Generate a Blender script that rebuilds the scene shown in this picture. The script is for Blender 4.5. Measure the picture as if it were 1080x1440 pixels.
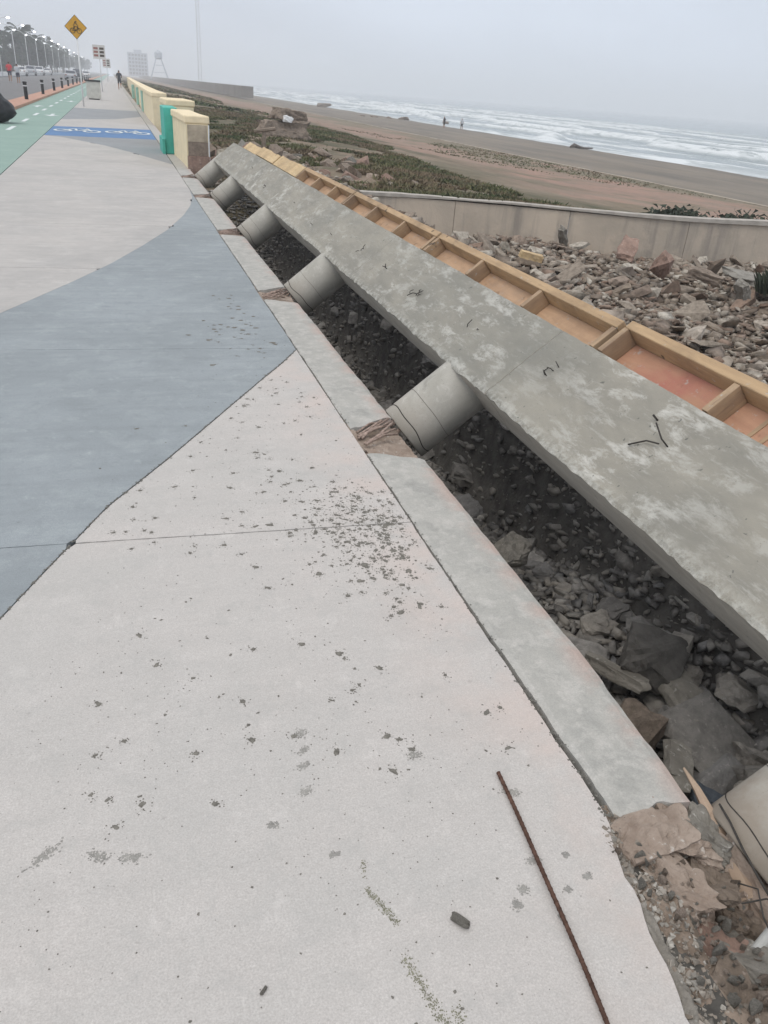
import bpy, bmesh, math, random
import numpy as np
from mathutils import Vector, Matrix, noise as mnoise

for o in list(bpy.data.objects):
    bpy.data.objects.remove(o)
random.seed(7); RNG = np.random.default_rng(11)
S = bpy.context.scene; COL = S.collection
R = math.radians

# ------------------------------------------------------------------ camera, light
cd = bpy.data.cameras.new('camera'); cam = bpy.data.objects.new('camera', cd); COL.objects.link(cam)
cd.sensor_fit = 'VERTICAL'; cd.sensor_height = 36.0; cd.lens = 36.0 * 1095 / 1440
cd.clip_start = 0.05; cd.clip_end = 20000
m = Matrix(((0.9543928285, 0.0836990506, -0.2865812238), (-0.2913884948, 0.4701777801, -0.8330819889), (0.0650159521, 0.8785939472, 0.4731232418))).to_4x4()
m.translation = Vector((0, 0, 1.5)); cam.matrix_world = m
S.camera = cam
SUN_EL, SUN_AZ = 58, -125          # azimuth measured from +Y (along the path) towards +X (the sea)
W = bpy.data.worlds.new('World'); S.world = W; W.use_nodes = True
nt = W.node_tree; nt.nodes.clear()
wo = nt.nodes.new('ShaderNodeOutputWorld'); bg = nt.nodes.new('ShaderNodeBackground')
sky = nt.nodes.new('ShaderNodeTexSky'); sky.sky_type = 'NISHITA'; sky.sun_disc = False
sky.sun_elevation = R(SUN_EL); sky.sun_rotation = R(SUN_AZ); sky.air_density = 1.5; sky.dust_density = 4
tc = nt.nodes.new('ShaderNodeTexCoord'); sx = nt.nodes.new('ShaderNodeSeparateXYZ')
ramp = nt.nodes.new('ShaderNodeValToRGB')
el = ramp.color_ramp.elements
el[0].position = 0.0; el[0].color = (0.62, 0.69, 0.80, 1)
el[1].position = 1.0; el[1].color = (1.02, 1.01, 1.01, 1)
e2 = el.new(0.10); e2.color = (0.635, 0.705, 0.82, 1)
e3 = el.new(0.32); e3.color = (0.75, 0.815, 0.92, 1)
nz = nt.nodes.new('ShaderNodeTexNoise'); nz.inputs['Scale'].default_value = 2.2; nz.inputs['Detail'].default_value = 5; nz.inputs['Roughness'].default_value = .5
mp = nt.nodes.new('ShaderNodeMapping'); mp.inputs['Scale'].default_value = (1, 1, 3.5)
mr = nt.nodes.new('ShaderNodeMapRange'); mr.inputs['From Min'].default_value = .3; mr.inputs['From Max'].default_value = .7
mr.inputs['To Min'].default_value = 10.2; mr.inputs['To Max'].default_value = 13.4
vm = nt.nodes.new('ShaderNodeVectorMath'); vm.operation = 'SCALE'
mix = nt.nodes.new('ShaderNodeMix'); mix.data_type = 'RGBA'; mix.inputs[0].default_value = 0.93
L = nt.links.new
L(tc.outputs['Generated'], sx.inputs[0]); L(sx.outputs['Z'], ramp.inputs[0])
L(tc.outputs['Generated'], mp.inputs[0]); L(mp.outputs[0], nz.inputs['Vector']); L(nz.outputs[0], mr.inputs['Value'])
L(ramp.outputs[0], vm.inputs[0]); L(mr.outputs[0], vm.inputs['Scale'])
L(sky.outputs[0], mix.inputs[6]); L(vm.outputs[0], mix.inputs[7]); L(mix.outputs[2], bg.inputs['Color'])
bg.inputs['Strength'].default_value = 0.1
L(bg.outputs[0], wo.inputs[0])
sd = bpy.data.lights.new('sun', 'SUN'); sun = bpy.data.objects.new('sun', sd); COL.objects.link(sun)
sd.energy = 0.95; sd.angle = R(22); sd.color = (1.0, 0.95, 0.88)
dirv = Vector((math.sin(R(SUN_AZ)) * math.cos(R(SUN_EL)), math.cos(R(SUN_AZ)) * math.cos(R(SUN_EL)), math.sin(R(SUN_EL))))
sun.rotation_euler = (-dirv).to_track_quat('-Z', 'Y').to_euler()
S.view_settings.view_transform = 'Standard'; S.view_settings.look = 'None'
S.view_settings.exposure = 0.0; S.view_settings.gamma = 1.0
S.render.engine = 'CYCLES'

# ------------------------------------------------------------------ helpers
def tag(o, label=None, cat=None, group=None, kind=None):
    if label: o['label'] = label
    if cat: o['category'] = cat
    if group: o['group'] = group
    if kind: o['kind'] = kind
    return o

def empty(name, loc=(0, 0, 0), rz=0, **k):
    o = bpy.data.objects.new(name, None); COL.objects.link(o)
    o.location = loc; o.rotation_euler = (0, 0, rz); o.empty_display_size = .1
    return tag(o, **k)

def link_mesh(name, me, parent=None, loc=None, rot=None, sc=None):
    o = bpy.data.objects.new(name, me); COL.objects.link(o)
    if parent: o.parent = parent
    if loc is not None: o.location = loc
    if rot is not None: o.rotation_euler = rot
    if sc is not None: o.scale = sc
    return o

def mk(name, verts, faces, mat, parent=None, smooth=False, loc=None, rot=None):
    me = bpy.data.meshes.new(name)
    me.from_pydata([tuple(map(float, v)) for v in verts], [], [tuple(int(i) for i in f) for f in faces])
    for mt in (mat if isinstance(mat, (list, tuple)) else [mat]): me.materials.append(mt)
    if smooth: me.polygons.foreach_set('use_smooth', [True] * len(me.polygons))
    me.update()
    return link_mesh(name, me, parent, loc, rot)

class MB:
    def __init__(s): s.v = []; s.f = []
    def add(s, vs, fs):
        b = len(s.v); s.v += [tuple(v) for v in vs]; s.f += [tuple(i + b for i in f) for f in fs]; return s
    def box(s, x0, x1, y0, y1, z0, z1, M=None):
        vs = [Vector((x, y, z)) for z in (z0, z1) for y in (y0, y1) for x in (x0, x1)]
        if M is not None: vs = [M @ v for v in vs]
        return s.add(vs, [(0, 2, 3, 1), (4, 5, 7, 6), (0, 1, 5, 4), (1, 3, 7, 5), (3, 2, 6, 7), (2, 0, 4, 6)])
    def tube(s, pts, rad, n=6, cap=True):
        pts = [Vector(p) for p in pts]; rr = rad if isinstance(rad, (list, tuple)) else [rad] * len(pts)
        rings = []
        for i, p in enumerate(pts):
            t = (pts[min(i + 1, len(pts) - 1)] - pts[max(i - 1, 0)]).normalized()
            a = t.orthogonal().normalized() if i == 0 else (rings_a - rings_a.dot(t) * t).normalized()
            rings_a = a; b = t.cross(a)
            rings.append([p + rr[i] * (math.cos(2 * math.pi * k / n) * a + math.sin(2 * math.pi * k / n) * b) for k in range(n)])
        vs = [v for r in rings for v in r]; fs = []
        for i in range(len(pts) - 1):
            for k in range(n):
                fs.append((i * n + k, i * n + (k + 1) % n, (i + 1) * n + (k + 1) % n, (i + 1) * n + k))
        if cap: fs += [tuple(range(n))[::-1], tuple((len(pts) - 1) * n + k for k in range(n))]
        return s.add(vs, fs)
    def build(s, name, mat, parent=None, smooth=False, loc=None, rot=None):
        return mk(name, s.v, s.f, mat, parent, smooth, loc, rot)

def bevel(o, w=.004, seg=1):
    md = o.modifiers.new('bevel', 'BEVEL'); md.width = w; md.segments = seg; md.limit_method = 'ANGLE'
    return o

def vnoise(x, y, seed=0):
    x = np.asarray(x, float); y = np.asarray(y, float)
    xi = np.floor(x).astype(np.int64); yi = np.floor(y).astype(np.int64)
    fx = x - xi; fy = y - yi; fx = fx * fx * (3 - 2 * fx); fy = fy * fy * (3 - 2 * fy)
    def h(a, b):
        n = (a * 374761393 + b * 668265263 + seed * 974711) & 0x7fffffff
        n = ((n ^ (n >> 13)) * 1274126177) & 0x7fffffff
        n = n ^ (n >> 16)
        return (n & 0xffff) / 65535.0
    return (h(xi, yi) * (1 - fx) + h(xi + 1, yi) * fx) * (1 - fy) + (h(xi, yi + 1) * (1 - fx) + h(xi + 1, yi + 1) * fx) * fy
def fbm(x, y, seed=0, oct=4):
    t = 0; a = .5; s = 0
    for i in range(oct):
        t = t + a * vnoise(np.asarray(x) * 2 ** i, np.asarray(y) * 2 ** i, seed + i * 17); s += a; a *= .5
    return t / s - .5     # -.5 .. .5

# ------------------------------------------------------------------ materials
class NB:
    def __init__(s, name, rough=.9):
        s.m = bpy.data.materials.new(name); s.m.use_nodes = True; s.t = s.m.node_tree
        s.b = s.t.nodes['Principled BSDF']; s.b.inputs['Roughness'].default_value = rough
        s.b.inputs['Specular IOR Level'].default_value = .3
        s.pos = s.t.nodes.new('ShaderNodeNewGeometry').outputs['Position']
        s.obj = s.t.nodes.new('ShaderNodeTexCoord').outputs['Object']
    def L(s, a, b): s.t.links.new(a, b)
    def mapping(s, src, scale=(1, 1, 1), rot=(0, 0, 0)):
        n = s.t.nodes.new('ShaderNodeMapping'); n.inputs['Scale'].default_value = scale; n.inputs['Rotation'].default_value = rot
        s.L(src, n.inputs[0]); return n.outputs[0]
    def noise(s, scale, detail=4, rough=.55, src=None, dist=0):
        n = s.t.nodes.new('ShaderNodeTexNoise'); n.inputs['Scale'].default_value = scale; n.inputs['Detail'].default_value = detail
        n.inputs['Roughness'].default_value = rough; n.inputs['Distortion'].default_value = dist
        s.L(src or s.pos, n.inputs['Vector']); return n.outputs[0]
    def rng(s, v, a, b, c=0, d=1):
        n = s.t.nodes.new('ShaderNodeMapRange'); n.inputs['From Min'].default_value = a; n.inputs['From Max'].default_value = b
        n.inputs['To Min'].default_value = c; n.inputs['To Max'].default_value = d
        s.L(v, n.inputs['Value']); return n.outputs[0]
    def mix(s, f, a, b, mode='MIX'):
        n = s.t.nodes.new('ShaderNodeMix'); n.data_type = 'RGBA'; n.blend_type = mode
        for i, v in ((0, f), (6, a), (7, b)):
            if hasattr(v, 'links'): s.L(v, n.inputs[i])
            elif i == 0: n.inputs[0].default_value = v
            else: n.inputs[i].default_value = (*v, 1) if len(v) == 3 else v
        return n.outputs[2]
    def math(s, op, a, b=0):
        n = s.t.nodes.new('ShaderNodeMath'); n.operation = op
        for i, v in ((0, a), (1, b)):
            if hasattr(v, 'links'): s.L(v, n.inputs[i])
            else: n.inputs[i].default_value = v
        return n.outputs[0]
    def xyz(s, src=None):
        n = s.t.nodes.new('ShaderNodeSeparateXYZ'); s.L(src or s.pos, n.inputs[0]); return n.outputs
    def col(s, c):
        if hasattr(c, 'links'): s.L(c, s.b.inputs['Base Color'])
        else: s.b.inputs['Base Color'].default_value = (*c, 1)
    def bump(s, h, strength=.3, dist=.01):
        n = s.t.nodes.new('ShaderNodeBump'); n.inputs['Strength'].default_value = strength; n.inputs['Distance'].default_value = dist
        s.L(h, n.inputs['Height'])
        if s.b.inputs['Normal'].links: s.L(s.b.inputs['Normal'].links[0].from_socket, n.inputs['Normal'])
        s.L(n.outputs[0], s.b.inputs['Normal'])
    def rand(s):
        return s.t.nodes.new('ShaderNodeObjectInfo').outputs['Random']

def simple(name, col, rough=.8, var=.15, scale=20, bump=0, metal=0, bd=.004, obj=False):
    b = NB(name, rough); src = b.obj if obj else b.pos
    n = b.noise(scale, 5, src=src)
    d = tuple(c * (1 - var) for c in col); l = tuple(min(1, c * (1 + var)) for c in col)
    b.col(b.mix(b.rng(n, .3, .7), d, l)); b.b.inputs['Metallic'].default_value = metal
    if bump: b.bump(b.noise(scale * 3, 5, .6, src=src), bump, bd)
    return b.m

def pavement_mat(name, c1, c2, c3, tint=None, tintf=0., streak=.35):
    """worn broomed concrete: c1 base, c2 darker clouding, c3 lighter worn cement"""
    b = NB(name, .88)
    big = b.noise(.9, 5, .6, dist=.6); mid = b.noise(4.5, 6, .62, dist=.4)
    c = b.mix(b.rng(big, .38, .66), c1, c2)
    c = b.mix(b.rng(mid, .50, .72, 0, .65), c, c3)
    st = b.noise(3.0, 5, .6, src=b.mapping(b.pos, (.55, 4.5, 1)), dist=.3)     # trowel / rinse streaks across the walk
    c = b.mix(b.rng(st, .45, .75, 0, streak), c, tuple(x * .80 for x in c2))
    c = b.mix(b.rng(b.noise(1.7, 7, .72, dist=.3), .54, .70, 0, .38), c, tuple(x * .78 for x in c2))
    g2 = b.noise(75, 5, .8); c = b.mix(b.rng(g2, .3, .72, 0, .48), c, tuple(x * .6 for x in c1))
    gr = b.noise(230, 3, .75)
    c = b.mix(b.rng(gr, .35, .7, 0, .6), c, tuple(x * .5 for x in c1))
    c = b.mix(b.rng(b.noise(13, 6, .7, dist=.5), .52, .70, 0, .42), c, tuple(x * .72 for x in c2))
    c = b.mix(b.rng(b.noise(9, 6, .75, src=b.mapping(b.pos, (1.3, 1, 1), (0, 0, .7))), .58, .74, 0, .3), c, tuple(min(1, x * 1.1) for x in c3))
    fl = b.noise(70, 4, .7); c = b.mix(b.rng(fl, .64, .74, 0, .55), c, tuple(x * .45 for x in c1))
    sp = b.noise(24, 3, .6); c = b.mix(b.rng(sp, .69, .75, 0, .5), c, tuple(x * .5 for x in c1))
    if tint:
        x = b.xyz()[0]
        near = b.math('MULTIPLY', b.rng(x, .62, .93), b.rng(b.noise(3.2, 5, .6), .42, .62))
        c = b.mix(b.math('MULTIPLY', near, tintf), c, tint)
    b.col(c)
    b.bump(b.noise(14, 5, .6), .25, .006)
    b.bump(b.noise(170, 4, .7, src=b.mapping(b.pos, (.5, 1.6, 1))), .55, .0022)
    return b.m

M = {}
M['cream'] = pavement_mat('cream_concrete', (.63, .592, .56), (.55, .54, .515), (.68, .65, .62), (.60, .475, .42), .38, .25)
M['blue'] = pavement_mat('blue_grey_concrete', (.375, .41, .43), (.29, .32, .335), (.46, .50, .51), None, 0, .42)
M['cream2'] = pavement_mat('pale_concrete', (.59, .56, .53), (.47, .455, .44), (.67, .65, .62), None, 0, .5)
M['wedge'] = pavement_mat('grey_concrete', (.36, .375, .39), (.31, .32, .33), (.41, .43, .44), None, 0, .3)
M['brightblue'] = pavement_mat('bright_blue_paint', (.15, .28, .50), (.12, .23, .43), (.22, .35, .55), None, 0, .3)
M['green'] = pavement_mat('green_lane_paint', (.33, .46, .40), (.28, .40, .35), (.40, .52, .46), None, 0, .3)
M['bedding'] = simple('joint_dirt', (.085, .08, .072), .95, .3, 30, .4)

def kerb_mat():
    b = NB('kerb_concrete', .85)
    c = b.mix(b.rng(b.noise(4.5, 8, .7, dist=.2), .36, .64), (.47, .455, .42), (.365, .36, .335))
    c = b.mix(b.rng(b.noise(13, 8, .75, dist=.15), .48, .62, 0, .8), c, (.54, .52, .485))
    c = b.mix(b.rng(b.noise(5, 4, .6), .60, .68, 0, .55), c, (.29, .29, .27))
    x = b.xyz()[0]
    edge = b.math('MULTIPLY', b.rng(x, 1.16, 1.235), b.rng(b.noise(6, 5, .65), .44, .58))
    c = b.mix(b.math('MULTIPLY', edge, .75), c, (.50, .37, .32))
    c = b.mix(b.rng(b.noise(200, 3, .7), .35, .7, 0, .35), c, (.2, .2, .19))
    b.col(c); b.bump(b.noise(16, 6, .65), .35, .008); b.bump(b.noise(160, 4, .7), .4, .002)
    return b.m
M['kerb'] = kerb_mat()

def beam_mat():
    b = NB('fresh_beam_concrete', .78)
    st = b.mapping(b.pos, (2.2, .8, 2.2))
    c = b.mix(b.rng(b.noise(2.4, 6, .62, src=st, dist=.3), .36, .64), (.325, .303, .255), (.24, .228, .196))
    w = b.math('MULTIPLY', b.rng(b.noise(5.5, 8, .74, src=st, dist=.25), .51, .62), b.rng(b.noise(1.3, 3, .5), .35, .62))
    c = b.mix(b.math('MULTIPLY', w, .85), c, (.55, .535, .49))
    c = b.mix(b.rng(b.noise(60, 4, .7), .62, .72, 0, .4), c, (.15, .155, .14))
    c = b.mix(b.rng(b.noise(38, 2, .5), .70, .74, 0, .75), c, (.10, .10, .09))
    c = b.mix(b.rng(b.noise(26, 6, .75, src=b.mapping(b.pos, (1.6, .25, 1.6))), .56, .72, 0, .45), c, (.50, .49, .45))
    c = b.mix(b.rng(b.noise(.9, 4, .6), .45, .7, 0, .35), c, (.20, .205, .185))
    # crumbly pale mortar along the lower lip (local x = distance up the slope)
    x = b.xyz(b.obj)[0]
    lip = b.math('MULTIPLY', b.rng(x, .055, .0), b.rng(b.noise(22, 6, .7), .42, .60))
    c = b.mix(b.math('MULTIPLY', lip, .7), c, (.56, .55, .50))
    b.col(c); b.bump(b.noise(20, 6, .62), .35, .008); b.bump(b.noise(120, 5, .7), .45, .003)
    b.bump(b.math('MULTIPLY', lip, b.noise(90, 3, .6)), .6, .012)
    return b.m
M['beam'] = beam_mat()
def beam_side():
    b = NB('beam_side_concrete', .85)
    c = b.mix(b.rng(b.noise(5, 5, .6, src=b.mapping(b.pos, (3, .6, 3))), .35, .65), (.42, .385, .33), (.52, .485, .42))
    c = b.mix(b.rng(b.noise(40, 4, .7), .6, .7, 0, .4), c, (.16, .15, .13))
    b.col(c); b.bump(b.noise(40, 5, .6), .3, .004); return b.m
M['beamside'] = beam_side()
def cyl_mat(name='pile_concrete', dirt=0.):
    b = NB(name, .8)
    c = b.mix(b.rng(b.noise(5, 5, .6, src=b.obj), .35, .65), (.46, .44, .395), (.36, .345, .305))
    c = b.mix(b.rng(b.noise(14, 5, .7, src=b.obj, dist=1), .58, .70, 0, .5), c, (.58, .56, .52))
    c = b.mix(b.rng(b.noise(6, 4, .6, src=b.obj, dist=1), .62, .72, 0, .5), c, (.21, .20, .18))
    c = b.mix(b.rng(b.noise(110, 3, .7, src=b.obj), .62, .70, 0, .5), c, (.16, .155, .14))
    lo = b.rng(b.math('ADD', b.xyz(b.obj)[0], b.math('MULTIPLY', b.noise(9, 5, .65, src=b.obj), .35)), .22, .42, 1, 0)   # site mud on the lower end
    c = b.mix(b.math('MULTIPLY', lo, .30 + dirt), c, (.25, .205, .16))
    b.col(c); b.bump(b.noise(30, 5, .6, src=b.obj), .2, .004); b.bump(b.noise(160, 3, .7, src=b.obj), .25, .0015); return b.m
M['pile'] = cyl_mat()
M['piledirty'] = cyl_mat('muddy_pile_concrete', .5)
M['pileline'] = simple('form_seam_dirt', (.12, .115, .10), .9, .2, 60)
def pinkmat(name='broken_pink_concrete', c1=(.29, .225, .18), c2=(.44, .36, .30), c3=(.60, .56, .51)):
    b = NB(name, .95)
    c = b.mix(b.rng(b.noise(9, 6, .65, src=b.obj), .36, .64), c1, c2)
    c = b.mix(b.rng(b.noise(34, 4, .6, src=b.obj), .62, .68, 0, .9), c, c3)
    c = b.mix(b.rng(b.noise(20, 6, .7, src=b.obj), .60, .72, 0, .7), c, tuple(x * .4 for x in c1))
    b.col(c); b.bump(b.noise(26, 7, .72, src=b.obj), .9, .014); b.bump(b.noise(120, 4, .7, src=b.obj), .6, .004); return b.m
M['pink'] = pinkmat()
M['greychunk'] = pinkmat('broken_grey_concrete', (.20, .185, .16), (.31, .29, .255), (.46, .44, .40))
M['mortar'] = pinkmat('crumbled_mortar', (.24, .22, .19), (.36, .335, .30), (.52, .50, .46))
M['cornersoil'] = pinkmat('corner_rubble_earth', (.20, .155, .12), (.34, .27, .215), (.50, .46, .41))
M['rust'] = simple('rusty_steel', (.10, .055, .04), .8, .45, 60, .5, .25, .002)
M['oldbar'] = simple('mortar_dusted_rebar', (.33, .25, .21), .9, .4, 60, .5, 0, .002)
M['wire'] = simple('dark_wire', (.045, .04, .035), .7, .3, 80)

def wood(name, c1, c2, dark, along=(1.0, .12, 1.0), scale=26):
    b = NB(name, .75)
    src = b.mapping(b.obj, along)
    g = b.noise(scale, 6, .62, src=src, dist=.8)
    c = b.mix(b.rng(g, .35, .65), c1, c2)
    c = b.mix(b.rng(b.noise(scale * 2.6, 4, .7, src=src), .58, .70, 0, .5), c, dark)
    c = b.mix(b.rng(b.noise(2.6, 4, .6, src=b.pos), .48, .70, 0, .55), c, tuple(x * .8 for x in dark))
    c = b.mix(b.rng(b.noise(11, 2, .5, src=b.pos), .70, .74, 0, .85), c, tuple(x * .45 for x in dark))   # knots and footprints
    c = b.mix(b.rng(b.noise(30, 5, .7), .62, .68, 0, .7), c, (.42, .41, .38))   # cement splashes
    b.col(c); b.bump(g, .4, .003); return b.m
M['lumber'] = wood('sawn_lumber', (.50, .35, .205), (.38, .26, .155), (.20, .14, .09))
M['ribwood'] = wood('rib_lumber', (.45, .32, .20), (.32, .225, .15), (.15, .105, .075), (.12, 1, 1), 26)
def ply(name, c1, c2, st):
    b = NB(name, .7)
    src = b.mapping(b.obj, (1, .18, 1))
    c = b.mix(b.rng(b.noise(13, 5, .6, src=src, dist=1.2), .35, .65), c1, c2)
    c = b.mix(b.rng(b.noise(3.0, 4, .55), .52, .68, 0, .8), c, st)
    c = b.mix(b.rng(b.noise(9, 3, .5), .66, .71, 0, .6), c, tuple(x * .5 for x in c2))
    c = b.mix(b.rng(b.noise(24, 5, .7), .61, .67, 0, .65), c, (.45, .43, .40))
    c = b.mix(b.rng(b.noise(5, 6, .7), .5, .7, 0, .4), c, (.28, .18, .12))
    b.col(c); b.bump(b.noise(40, 4, .6, src=src), .15, .002); return b.m
M['ply'] = ply('orange_plywood', (.56, .375, .24), (.46, .30, .19), (.40, .29, .21))
M['plyred'] = ply('red_stained_plywood', (.50, .29, .19), (.43, .235, .155), (.42, .16, .125))
M['yellowwood'] = wood('yellow_board', (.62, .47, .27), (.53, .38, .21), (.35, .24, .14))
M['palewood'] = wood('splintered_wood', (.50, .38, .28), (.42, .31, .23), (.25, .18, .13), (1, 1, .15), 30)

def rockmat(name, pal, dark=.35):
    b = NB(name, .95)
    r = b.rand()
    n = b.t.nodes.new('ShaderNodeValToRGB'); n.color_ramp.interpolation = 'LINEAR'
    while len(n.color_ramp.elements) < len(pal): n.color_ramp.elements.new(.5)
    for i, p in enumerate(pal):
        n.color_ramp.elements[i].position = i / (len(pal) - 1); n.color_ramp.elements[i].color = (*p, 1)
    isl = b.t.nodes.new('ShaderNodeNewGeometry').outputs['Random Per Island']
    b.L(b.math('FRACT', b.math('ADD', r, isl)), n.inputs[0])
    c = n.outputs[0]
    c = b.mix(b.rng(b.noise(16, 5, .65), .40, .66, 0, .6), c, tuple(x * dark * 1.5 for x in pal[0]))
    c = b.mix(b.rng(b.noise(55, 4, .65), .58, .74, 0, .4), c, tuple(min(1, x * 1.3) for x in pal[-1]))
    b.col(c); b.bump(b.noise(24, 6, .7), .8, .014); b.bump(b.noise(110, 4, .7), .5, .004); return b.m
M['rock_dark'] = rockmat('trench_rock', [(.18, .17, .16), (.30, .285, .26), (.36, .33, .29), (.23, .225, .22), (.44, .415, .38)])
M['rock_light'] = rockmat('demolition_rubble', [(.17, .13, .10), (.36, .31, .255), (.24, .19, .145), (.54, .50, .43), (.29, .20, .15), (.27, .24, .205)])
M['dirt_dark'] = simple('trench_earth', (.115, .108, .098), .98, .4, 9, .8, 0, .02)
M['dirt_brown'] = simple('rubble_earth', (.19, .145, .11), .98, .35, 6, .8, 0, .02)

M['cornergrit'] = rockmat('corner_grit', [(.18, .15, .12), (.40, .36, .31), (.28, .225, .18), (.52, .49, .44), (.24, .225, .20)])
def terrain_mat():
    b = NB('coastal_ground', .97)
    x, y, z = b.xyz()
    wob = b.rng(b.noise(.05, 5, .65), 0, 1, -13, 13)
    wob2 = b.rng(b.noise(.5, 4, .6), 0, 1, -1.6, 1.6)
    xx = b.math('ADD', b.math('ADD', x, wob), wob2)
    soil = b.mix(b.rng(b.noise(.35, 6, .7), .4, .62), (.27, .19, .14), (.19, .16, .115))
    red = b.mix(b.rng(b.noise(.5, 6, .65, dist=.6), .38, .66), (.34, .215, .165), (.24, .18, .14))
    sand = b.mix(b.rng(b.noise(.12, 6, .65, src=b.mapping(b.pos, (2.5, .5, 1))), .38, .62), (.22, .19, .155), (.145, .13, .11))
    wet = (.12, .125, .13)
    veg = b.mix(b.rng(b.noise(1.2, 5, .7), .4, .6), (.075, .075, .04), (.13, .105, .062))
    c = b.mix(b.rng(b.noise(.16, 6, .6, dist=.5), .42, .50), soil, veg)
    c = b.mix(b.rng(xx, 12.0, 15.0), c, red)
    c = b.mix(b.rng(b.noise(.22, 6, .7), .52, .60, 0, .8), c, (.17, .145, .095))
    c = b.mix(b.math('MULTIPLY', b.rng(xx, 20.5, 23), b.rng(b.noise(.12, 5, .6), .35, .50)), c, b.mix(.55, veg, (.22, .19, .13)))
    c = b.mix(b.rng(x, 28.2, 29.6), c, sand)
    c = b.mix(b.rng(b.math('ADD', x, b.rng(b.noise(.05, 4, .6), 0, 1, -4, 4)), 50, 55), c, wet)
    c = b.mix(b.rng(b.noise(.3, 6, .7, src=b.mapping(b.pos, (1, .35, 1))), .46, .62, 0, .45), c, (.25, .205, .155))
    c = b.mix(b.rng(b.noise(3, 6, .7), .45, .75, 0, .4), c, (.12, .10, .08))
    b.col(c); b.bump(b.noise(2.2, 7, .7), .6, .08); return b.m
M['terrain'] = terrain_mat()

def sea_mat():
    b = NB('sea_water', .25)
    src = b.mapping(b.pos, (1.0, .12, 1.0), (0, 0, R(-1.5)))
    x = b.xyz()[0]
    f = b.noise(.16, 7, .62, src=src, dist=1.4)
    f2 = b.noise(.9, 6, .7, src=b.mapping(b.pos, (1, .35, 1)))
    near = b.rng(x, 130, 55, -.12, .02)
    foam = b.rng(b.math('ADD', b.math('ADD', f, near), b.math('MULTIPLY', b.math('SUBTRACT', f2, .5), .35)),   .53, .61)
    at = b.t.nodes.new('ShaderNodeAttribute'); at.attribute_name = 'foam'
    foam = b.math('MAXIMUM', b.math('MULTIPLY', foam, b.rng(x, 170, 100)), b.math('MULTIPLY', at.outputs['Fac'], b.rng(f2, .33, .5)))
    foam = b.math('MINIMUM', foam, 1)
    c = b.mix(foam, (.20, .24, .245), (.66, .69, .70))
    b.col(c); b.L(b.rng(foam, 0, 1, .22, .9), b.b.inputs['Roughness'])
    b.bump(b.noise(.8, 6, .65, src=b.mapping(b.pos, (1, .4, 1))), .6, .25); return b.m
M['sea'] = sea_mat()
def wallmat():
    b = NB('board_marked_concrete', .9)
    c = b.mix(b.rng(b.noise(.8, 5, .6), .38, .62), (.56, .48, .39), (.43, .375, .31))
    st = b.noise(2.6, 6, .65, src=b.mapping(b.pos, (1, 1, .09)))
    c = b.mix(b.rng(st, .50, .66, 0, .75), c, (.26, .235, .21))
    c = b.mix(b.rng(b.noise(2.0, 5, .6), .56, .70, 0, .5), c, (.60, .50, .40))
    b.col(c); b.bump(b.noise(9, 6, .7), .6, .02); return b.m
M['wall'] = wallmat()
M['wallcap'] = simple('pale_wall_lip', (.40, .37, .33), .9, .2, 6, .4)
M['sandkerb'] = simple('sandy_kerb', (.34, .29, .23), .9, .3, .6)
M['creamwall'] = simple('cream_painted_plaster', (.74, .64, .44), .8, .09, 5, .2)
M['creamcap'] = simple('cream_cap_plaster', (.78, .66, .45), .8, .1, 6, .2)
M['teal'] = simple('teal_paint', (.07, .42, .34), .6, .15, 4, .1)
M['tealpale'] = simple('faded_teal_paint', (.28, .48, .40), .7, .15, 4)
M['brokenend'] = simple('raw_wall_core', (.40, .34, .26), .95, .25, 6, .6, 0, .02)
M['brickred'] = pinkmat('broken_brickwork', (.22, .15, .12), (.33, .225, .18), (.45, .38, .33))
M['browndirt'] = pinkmat('brown_footing', (.17, .135, .105), (.29, .235, .19), (.36, .30, .26))
M['asphalt'] = simple('road_asphalt', (.17, .165, .165), .9, .15, .8, .2)
M['orangekerb'] = simple('terracotta_kerb_paint', (.45, .26, .19), .85, .15, 2)
M['black'] = simple('black_paint', (.018, .018, .02), .6, .2, 20)
M['blackplastic'] = simple('black_plastic', (.012, .013, .016), .45, .3, 12, .8, 0, .03, True)
M['white'] = simple('white_paint', (.75, .75, .75), .6, .06, 6)
M['markwhite'] = simple('worn_white_marking', (.62, .66, .66), .8, .15, 5)
M['signyellow'] = simple('yellow_sign_face', (.62, .33, .03), .5, .06, 6)
M['signbrown'] = simple('sign_border_black', (.05, .035, .02), .5, .1, 6)
M['signwhite'] = simple('white_sign_face', (.62, .60, .58), .5, .06, 6)
M['signred'] = simple('dull_red_print', (.30, .13, .11), .6, .1, 8)
M['galv'] = simple('pale_galvanised_steel', (.66, .67, .68), .5, .08, 5)
M['bin'] = simple('pale_bin_panel', (.50, .49, .45), .8, .12, 5)
M['bark'] = simple('palm_bark', (.10, .085, .075), .95, .3, 3)
def leafmat():
    b = NB('dark_foliage', .85)
    isl = b.t.nodes.new('ShaderNodeNewGeometry').outputs['Random Per Island']
    b.col(b.mix(isl, (.03, .042, .03), (.065, .075, .05))); return b.m
M['leaf'] = leafmat()
def grassmat():
    b = NB('coastal_grass', .9)
    isl = b.t.nodes.new('ShaderNodeNewGeometry').outputs['Random Per Island']
    c = b.mix(isl, (.065, .085, .035), (.16, .15, .075))
    c = b.mix(b.rng(b.noise(.35, 5, .65), .44, .54), c, (.17, .13, .085))
    c = b.mix(b.rng(b.noise(.28, 3, .6), .52, .60, 0, .85), c, (.05, .075, .03))
    b.col(c); return b.m
M['grass'] = grassmat()
M['mud'] = simple('dried_mud', (.17, .16, .14), .95, .3, 60)
M['mudsoft'] = simple('faint_mud', (.30, .29, .27), .95, .25, 40)
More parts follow.
